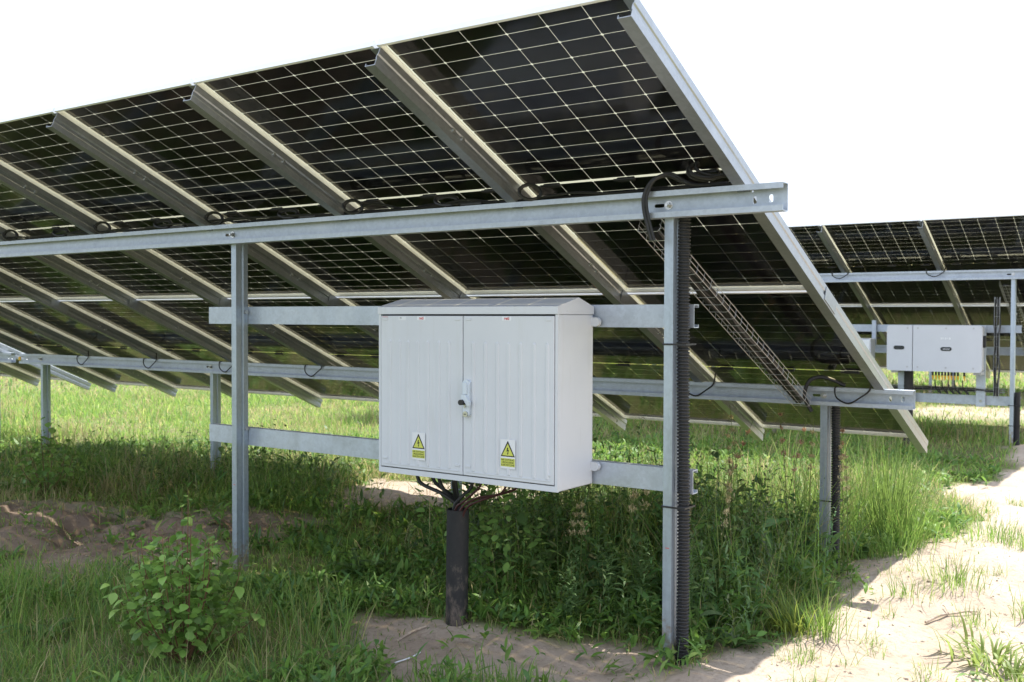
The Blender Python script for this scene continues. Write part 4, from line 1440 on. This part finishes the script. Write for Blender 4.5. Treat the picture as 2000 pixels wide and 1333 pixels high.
# ---- the leafy shrub in the foreground, each leaf on its own
def leaf_mesh(name, w, l, cup, mat):
    m = MB()
    ts = [0, 0.12, 0.35, 0.6, 0.82, 1.0]
    ws = [0.02, 0.55, 1.0, 0.9, 0.5, 0.0]
    vs = []
    for t, q in zip(ts, ws):
        z = -cup * t * t * l
        vs += [(-w / 2 * q, t * l, z + 0.12 * w * q), (0, t * l, z), (w / 2 * q, t * l, z + 0.12 * w * q)]
    fs = []
    for i in range(5):
        a = 3 * i
        fs += [(a, a + 1, a + 4, a + 3), (a + 1, a + 2, a + 5, a + 4)]
    me = bpy.data.meshes.new(name)
    me.from_pydata(vs, [], fs)
    me.materials.append(mat)
    me.polygons.foreach_set('use_smooth', [True] * len(me.polygons))
    return me
def make_shrub(x, y, scale, nstem, label, nleaf):
    root = empty('shrub', (x, y, gz(x, y)))
    tag(root, label, 'shrub')
    lm = [leaf_mesh('leaf', 0.053, 0.061, c, MAT['shrub_leaf']) for c in (0.1, 0.3, 0.5)]
    rr = random.Random(int(x * 100) + 5)
    for i in range(nstem):
        a = i * 2.4 + rr.uniform(-0.3, 0.3)
        q = math.sqrt((i + 0.4) / nstem)
        sp = 0.29 * scale * q * rr.uniform(0.75, 1.2)
        h = (0.60 * math.sqrt(max(0.05, 1 - (q * 0.93) ** 2)) + (rr.uniform(0.08, 0.2) if i % 4 == 1 else rr.uniform(-0.06, 0.06))) * scale
        if i == 0:
            sp, h = 0.03, 0.76 * scale
        tip = Vector((math.cos(a) * sp, math.sin(a) * sp, max(h, 0.13)))
        p = [Vector((math.cos(a) * 0.02, math.sin(a) * 0.02, -0.03)), Vector((tip.x * 0.6, tip.y * 0.6, tip.z * 0.38)), Vector((tip.x * 0.92, tip.y * 0.92, tip.z * 0.75)), tip]
        path = bez(p, 8)
        m = MB(); m.tube(path, [0.0042 - 0.003 * k / (len(path) - 1) for k in range(len(path))], 5)
        m.build('stem', MAT['bark'], root, True)
        nl = max(6, int(nleaf / nstem * (0.45 + 0.9 * tip.length / (0.6 * scale)) / 1.15))
        for k in range(nl):
            t = 0.22 + 0.78 * (k + rr.random() * 0.4) / nl
            q_ = path[min(len(path) - 1, int(t * (len(path) - 1)))]
            o = link('leaf', rr.choice(lm), root)
            az = k * 2.4 + rr.uniform(-0.5, 0.5) + a
            s = (1.2 - 0.45 * t) * rr.uniform(0.5, 1.25) * (0.55 if t > 0.93 else 1)
            o.scale = (s, s, s)
            o.rotation_euler = (R(rr.uniform(-42, 12)) if t < 0.93 else R(rr.uniform(20, 60)), R(rr.uniform(-22, 22)), az)
            o.location = q_ + Vector((-math.sin(az), math.cos(az), 0.3)) * 0.022
    n = int(nleaf * 1.5)
    r0 = np.random.default_rng(9)
    q = np.sqrt(r0.uniform(0, 1, n)); a = r0.uniform(0, 6.283, n)
    zz = (0.08 + r0.uniform(0, 1, n) ** 0.8 * 0.50 * np.sqrt(1 - (0.9 * q) ** 2)) * scale
    P = np.stack([np.cos(a) * q * 0.26 * scale, np.sin(a) * q * 0.26 * scale, zz], -1)
    me = strip_mesh('small_leaves', P, a + r0.normal(0, 1, n), np.radians(r0.normal(10, 25, n)), r0.uniform(0.03, 0.055, n), r0.uniform(0.026, 0.045, n), np.radians(r0.normal(30, 20, n)), [0.2, 0.85, 1.0, 0.75, 0.0], np.tile(np.array((0.16, 0.28, 0.06)), (n, 1)) * r0.uniform(0.5, 1.5, (n, 1)), MAT['leaf'], roll=r0.normal(0, 0.4, n))
    link('small_leaves', me, root)['kind'] = 'stuff'
    return root
make_shrub(-2.25, -0.10, 1.04, 26, 'leafy young shrub with rounded bright green leaves in the left foreground', 330)
make_shrub(-6.55, 1.75, 0.95, 9, 'dim leafy shrub in the shade at the left edge behind the bare soil', 110)

# ---- individual weeds
# willow-leaved weeds massed in front of the right post
r1 = random.Random(3)
def narrow_weeds():
    n, k = 34, 34
    x = rng.uniform(-1.05, -0.44, n); y = rng.uniform(1.20, 1.8, n); h = rng.uniform(0.22, 0.44, n)
    ln = rng.normal(0, 0.10, (n, 2)) * h[:, None]
    t = np.tile(np.linspace(0.1, 1, k), n)
    B = np.stack([np.repeat(x, k) + np.repeat(ln[:, 0], k) * t ** 1.5, np.repeat(y, k) + np.repeat(ln[:, 1], k) * t ** 1.5, np.repeat(hgt(x, y) - H0, k) + t * np.repeat(h, k)], -1)
    m = n * k
    c = np.tile(np.array((0.125, 0.21, 0.075)), (m, 1)) * rng.uniform(0.75, 1.3, (m, 1))
    me = strip_mesh('narrow_leaved_weeds', B, np.tile(np.arange(k) * 2.4, n) + np.repeat(rng.uniform(0, 6, n), k), np.radians(rng.normal(45, 12, m)), 0.085 * (1.15 - 0.6 * t) * rng.uniform(0.8, 1.2, m), 0.0115 * rng.uniform(0.8, 1.2, m), np.radians(rng.normal(60, 15, m)), LEAF, c, MAT['leaf'], roll=rng.normal(0, 0.25, m))
    tag(link('narrow_leaved_weeds', me), 'clump of narrow-leaved weeds left of the front right post', 'weeds', kind='stuff')
narrow_weeds()
# docks with big leaves
docks = [(-1.95, 1.15, 'broad-leaved dock left of the black pipe'), (-1.72, 1.25, 'broad-leaved dock just left of the pipe, nearest to it'), (-1.2, 1.22, 'broad-leaved dock just right of the black pipe'), (-1.05, 1.35, 'broad-leaved dock between the pipe and the narrow-leaved clump'),
         (-0.22, 1.45, 'broad-leaved dock right of the front right post'), (-0.12, 1.9, 'broad-leaved dock at the edge of the sand, right of the post'), (-0.2, 2.3, 'broad-leaved dock half way to the lower right post'), (-2.55, 1.35, 'broad-leaved dock right of the second front post'), (-2.25, 1.5, 'broad-leaved dock between the second front post and the pipe'),
         (-3.0, -0.35, 'broad-leaved dock in the grass at the lower left corner'), (-2.9, 0.3, 'broad-leaved dock left of the leafy shrub')]
def dock_leaf(k):
    l, wd = 0.20, 0.052
    vs, fs = [], []
    prof = [0.12, 0.16, 0.7, 1.0, 0.95, 0.7, 0.35, 0.0]
    e = R((62, 50, 38)[k]); dr = R((85, 70, 50)[k])
    p = Vector((0, 0, 0)); n = len(prof)
    for i, q in enumerate(prof):
        if i:
            a = e - dr * (i - 0.5) / (n - 1)
            p = p + Vector((math.cos(a), 0, math.sin(a))) * l / (n - 1)
        wv = 0.006 * math.sin(i * 2.2 + k)
        vs += [(p.x, p.y - wd / 2 * q, p.z + 0.10 * wd * q + wv), tuple(p), (p.x, p.y + wd / 2 * q, p.z + 0.10 * wd * q - wv)]
    for i in range(n - 1):
        a = 3 * i
        fs += [(a, a + 1, a + 4, a + 3), (a + 1, a + 2, a + 5, a + 4)]
    me = bpy.data.meshes.new('leaf')
    me.from_pydata(vs, [], fs)
    me.polygons.foreach_set('use_smooth', [True] * len(fs))
    me.materials.append(MAT['leaf'])
    at = me.attributes.new('col', 'FLOAT_COLOR', 'POINT')
    at.data.foreach_set('color', np.tile(np.array([(0.10, 0.19, 0.05, 1), (0.12, 0.21, 0.055, 1), (0.09, 0.165, 0.055, 1)][k]), len(vs)).astype(np.float32))
    return me
DOCK = [dock_leaf(k) for k in range(3)]
for i, (x, y, lb) in enumerate(docks):
    root = empty('dock_plant', (x, y, gz(x, y)))
    tag(root, lb, 'weed', 'broad-leaved docks')
    for k in range(14):
        o = link('leaf', DOCK[2 if i > 10 else r1.randint(0, 2)], root)
        q = r1.uniform(0.6, 1.25) * (0.8 if i > 10 else 1)
        o.scale = (q, q * r1.uniform(0.7, 1.15), q * (0.45 if i > 10 else 1))
        o.rotation_euler = (0, 0, k * 2.4 + r1.uniform(-0.4, 0.4))
        o.location = (r1.gauss(0, 0.012), r1.gauss(0, 0.012), 0)
# tall seed-bearing stalks
def stalk(x, y, h, label, red, seed):
    r0 = np.random.default_rng(seed)
    root = empty('seed_stalk', (x, y, gz(x, y)))
    tag(root, label, 'plant', 'tall seed stalks')
    tip = Vector((r0.normal(0, 0.09) * h, r0.normal(0, 0.09) * h, h))
    path = bez([(0, 0, -0.03), (tip.x * 0.3, tip.y * 0.3, h * 0.5), tip], 6)
    c = MB(); c.tube(path, [0.0036 - 0.0022 * k / (len(path) - 1) for k in range(len(path))], 5)
    me = c.mesh('stem', MAT['leaf'], True)
    at = me.attributes.new('col', 'FLOAT_COLOR', 'POINT')
    at.data.foreach_set('color', np.tile(np.array([0.16, 0.20, 0.06, 1]), len(me.vertices)).astype(np.float32))
    link('stem', me, root)
    n = 150
    t = r0.uniform(0.66, 1.0, n)
    P = np.array([np.array(path[min(len(path) - 1, int(q * (len(path) - 1)))]) for q in t]) + r0.normal(0, 1, (n, 3)) * (0.026 * (1.15 - t))[:, None] * np.array([1, 1, 0.8])
    col = np.array((0.50, 0.33, 0.23) if red else (0.52, 0.46, 0.27))
    me = strip_mesh('seed_head', P, r0.uniform(0, 6.28, n), np.radians(r0.normal(40, 25, n)), r0.uniform(0.010, 0.026, n), np.full(n, 0.007), np.zeros(n), LEAF, np.tile(col, (n, 1)) * r0.uniform(0.7, 1.3, (n, 1)), MAT['leaf'])
    link('seed_head', me, root)['kind'] = 'stuff'
    n = 5
    t = np.linspace(0.15, 0.6, n)
    P = np.array([np.array(path[int(q * (len(path) - 1))]) for q in t])
    me = strip_mesh('leaves', P, r0.uniform(0, 6.28, n), np.radians(r0.normal(55, 10, n)), r0.uniform(0.06, 0.13, n), np.full(n, 0.010), np.radians(r0.normal(80, 20, n)), LEAF, greens(n), MAT['leaf'])
    link('leaves', me, root)['kind'] = 'stuff'
sts = [(-0.95, 2.9, 0.92, 1), (-0.86, 3.1, 0.98, 0), (-0.80, 2.85, 0.9, 0), (-0.52, 2.9, 0.95, 1), (-0.62, 3.3, 1.0, 1), (-0.46, 3.2, 0.92, 0), (-0.36, 3.35, 0.95, 0), (-0.30, 3.3, 0.9, 1), (-0.62, 2.3, 0.8, 0), (-1.02, 1.9, 0.72, 0), (-1.12, 1.55, 0.62, 0), (-0.92, 1.7, 0.80, 0), (-0.88, 1.75, 0.82, 0),
       (-0.70, 2.0, 0.75, 0), (-1.25, 1.6, 0.55, 0), (-2.55, 3.3, 0.72, 0), (-0.15, 3.0, 0.75, 0), (-0.22, 3.15, 0.8, 0), (-0.5, 1.9, 0.70, 0), (-1.9, 1.5, 0.45, 0)]
def px(x, y):
    d = Vector((x - CAM.x, y - CAM.y, 0))
    return d.dot(r_) / d.dot(f_)
sts.sort(key=lambda q: px(q[0], q[1]))
cnt = {}
ORD2 = ORD + ['ninth', 'tenth', 'eleventh', 'twelfth']
for i, (x, y, h, red) in enumerate(sts):
    nm = ('reddish' if red else 'straw-coloured')
    where = 'right of the cabinet' if y > 2.6 and x > -1.2 else ('below the cabinet' if x > -1.5 else 'left of the pipe')
    c = cnt.get((nm, where), 0); cnt[(nm, where)] = c + 1
    stalk(x, y, h, 'tall stalk with %s seed head %s, %s from the left there' % (nm, where, ORD2[c]), red, 100 + i)
# the tall bright grass clump by the lower right post and tufts on the sand
def tuft(x, y, h, n, spread, label, wd=0.0045, col=None, group='grass tufts', dr=40):
    root = empty('grass_tuft', (x, y, gz(x, y)))
    tag(root, label, 'grass tuft', group)
    P = rng.normal(0, spread, (n, 3))
    P[:, 2] = hgt(x + P[:, 0], y + P[:, 1]) - H0 - gz(x, y) - 0.01
    L = h * rng.uniform(0.45, 1.1, n)
    az = np.arctan2(P[:, 1], P[:, 0]) + rng.normal(0, 0.7, n)
    me = strip_mesh('blades', P, az, np.radians(rng.normal(82, 7, n)), L, wd * rng.uniform(0.7, 1.3, n), np.radians(np.abs(rng.normal(dr, 22, n))), BLADE, greens(n, (0.2, 0.35, 0.3, 0.05, 0.1, 0)) if col is None else np.tile(np.array(col), (n, 1)) * rng.uniform(0.75, 1.25, (n, 1)), MAT['grass'])
    link('blades', me, root)['kind'] = 'stuff'
tuft(-0.28, 4.35, 0.80, 420, 0.10, 'tall bright green grass clump right of the lower right post', 0.005, (0.13, 0.21, 0.05), dr=22)
tuft(-0.12, 4.1, 0.45, 260, 0.10, 'shorter grass clump in front of the tall one by the sand', 0.005)
tuft(-0.08, 3.72, 0.24, 150, 0.08, 'grass clump at the shadow corner beside the lower right post', 0.004)
tuft(0.05, 1.88, 0.24, 150, 0.06, 'sunlit grass tuft at the shadow edge on the sand', 0.0045)
tuft(-0.05, 1.80, 0.26, 90, 0.05, 'yellow-green arching grass tuft at the shadow edge', 0.007, (0.20, 0.26, 0.05), dr=75)
tuft(0.40, 3.15, 0.20, 170, 0.09, 'sparse grass tuft on the sunny sand, upper right of the twig', 0.0035)
tuft(0.26, 2.75, 0.18, 60, 0.06, 'small grass tuft on the sand left of the twig', 0.0035)
tuft(0.32, 4.9, 0.22, 150, 0.12, 'grass tuft on the sand below the end of the near array', 0.004)
tuft(0.55, 4.7, 0.20, 120, 0.12, 'grass tuft at the right edge of the sand path', 0.004)
tuft(0.10, 1.45, 0.10, 70, 0.05, 'tiny tuft on the sand near the bottom edge', 0.003)
tuft(0.62, 2.55, 0.12, 60, 0.06, 'thin tuft on the sand beside the twig', 0.003)
tuft(0.85, 2.9, 0.2, 90, 0.06, 'upright grass tuft at the right edge above the flat weed', 0.004)
tuft(0.80, 1.98, 0.20, 70, 0.09, 'flat sprawling yellow-green weed on the sunny sand at the right edge', 0.013, (0.20, 0.28, 0.07), dr=95)
tuft(0.97, 1.75, 0.20, 60, 0.09, 'second sprawling weed on the sunny sand, nearer the lower right corner', 0.012, (0.19, 0.27, 0.07), dr=95)
tuft(-0.78, 0.42, 0.16, 160, 0.09, 'green tuft on the bare sand at the bottom centre', 0.006)
tuft(-1.0, 0.30, 0.14, 130, 0.10, 'low tuft at the bottom edge left of centre', 0.006)
def sprigs():
    cx = rng.uniform(0.05, 1.5, 60); cy = rng.uniform(1.0, 8.0, 60)
    k = 22
    x = np.repeat(cx, k) + rng.normal(0, 0.035, 60 * k); y = np.repeat(cy, k) + rng.normal(0, 0.035, 60 * k)
    n = len(x)
    me = strip_mesh('grass_sprigs', np.stack([x, y, hgt(x, y) - H0 - 0.005], -1), rng.uniform(0, 6.28, n), np.radians(rng.normal(70, 12, n)), rng.uniform(0.03, 0.13, n), np.full(n, 0.003), np.radians(rng.normal(50, 25, n)), BLADE, greens(n, (0.2, 0.3, 0.25, 0.05, 0.1, 0.1)), MAT['grass'])
    tag(link('grass_sprigs', me), 'tiny sparse sprigs of grass on the sunny sand path', 'grass', kind='stuff')
sprigs()

# ------------------------------------------------------------------ small things on the ground
def zc(x, y): return gz(x, y)
m = MB()
tw = [(0.42, 2.43), (0.47, 2.53), (0.52, 2.60), (0.57, 2.68), (0.61, 2.74)]
m.tube(bez([(x, y, zc(x, y) + 0.012 + 0.006 * (i % 2)) for i, (x, y) in enumerate(tw)], 4), [0.007 - 0.0002 * k for k in range(17)], 7)
m.tube(bez([(0.50, 2.57, zc(0.5, 2.57) + 0.015), (0.47, 2.64, zc(0.47, 2.64) + 0.02), (0.45, 2.68, zc(0.45, 2.68) + 0.018)], 4), 0.0035, 6)
tag(m.build('twig', MAT['wood'], None, True), 'dry forked twig lying on the sunny sand at the right', 'twig')
m = MB()
m.tube(bez([(-1.44, 0.44, zc(-1.44, 0.44) + 0.008), (-1.41, 0.52, zc(-1.41, 0.52) + 0.012), (-1.42, 0.60, zc(-1.42, 0.6) + 0.008)], 5), 0.003, 6)
tag(m.build('cable_tie_offcut', MAT['pale'], None, True), 'thin white plastic offcut on the shaded sand before the pipe', 'offcut')
m = MB()
m.tube(bez([(-1.62, 0.66, zc(-1.62, 0.66) + 0.006), (-1.61, 0.76, zc(-1.61, 0.76) + 0.012), (-1.58, 0.84, zc(-1.58, 0.84) + 0.008)], 4), 0.006, 6)
tag(m.build('stick', MAT['wood'], None, True), 'short brown stick on the shaded sand left of the pipe', 'stick')

# crumbs of soil and grit
def clods(n=3000):
    bm = bmesh.new()
    vs, fs = [], []
    t = (1 + 5 ** 0.5) / 2
    ico = np.array([(-1, t, 0), (1, t, 0), (-1, -t, 0), (1, -t, 0), (0, -1, t), (0, 1, t), (0, -1, -t), (0, 1, -t), (t, 0, -1), (t, 0, 1), (-t, 0, -1), (-t, 0, 1)]) / 1.9
    tri = [(0, 11, 5), (0, 5, 1), (0, 1, 7), (0, 7, 10), (0, 10, 11), (1, 5, 9), (5, 11, 4), (11, 10, 2), (10, 7, 6), (7, 1, 8), (3, 9, 4), (3, 4, 2), (3, 2, 6), (3, 6, 8), (3, 8, 9), (4, 9, 5), (2, 4, 11), (6, 2, 10), (8, 6, 7), (9, 8, 1)]
    x, y = sample(2.3, 9, 300)
    v = veg(x, y)
    ok = rng.uniform(0, 1, len(x)) < (1 - v)
    x, y = x[ok][:n], y[ok][:n]
    z = hgt(x, y) - H0
    for i in range(len(x)):
        s = 0.0013 * rng.gamma(1.2, 1.5) + 0.0012
        p = ico * s * rng.uniform(0.6, 1.3, (12, 1)) * np.array([1, rng.uniform(0.7, 1.3), 0.7]) + np.array([x[i], y[i], z[i] + s * 0.2])
        k = len(vs)
        vs += p.tolist(); fs += [(a + k, b + k, c + k) for a, b, c in tri]
    me = bpy.data.meshes.new('soil_crumbs')
    me.from_pydata(vs, [], fs)
    me.materials.append(MAT['ground'])
    tag(link('soil_crumbs', me), 'crumbs of dry soil scattered on the bare sand', 'soil', kind='stuff')
clods()
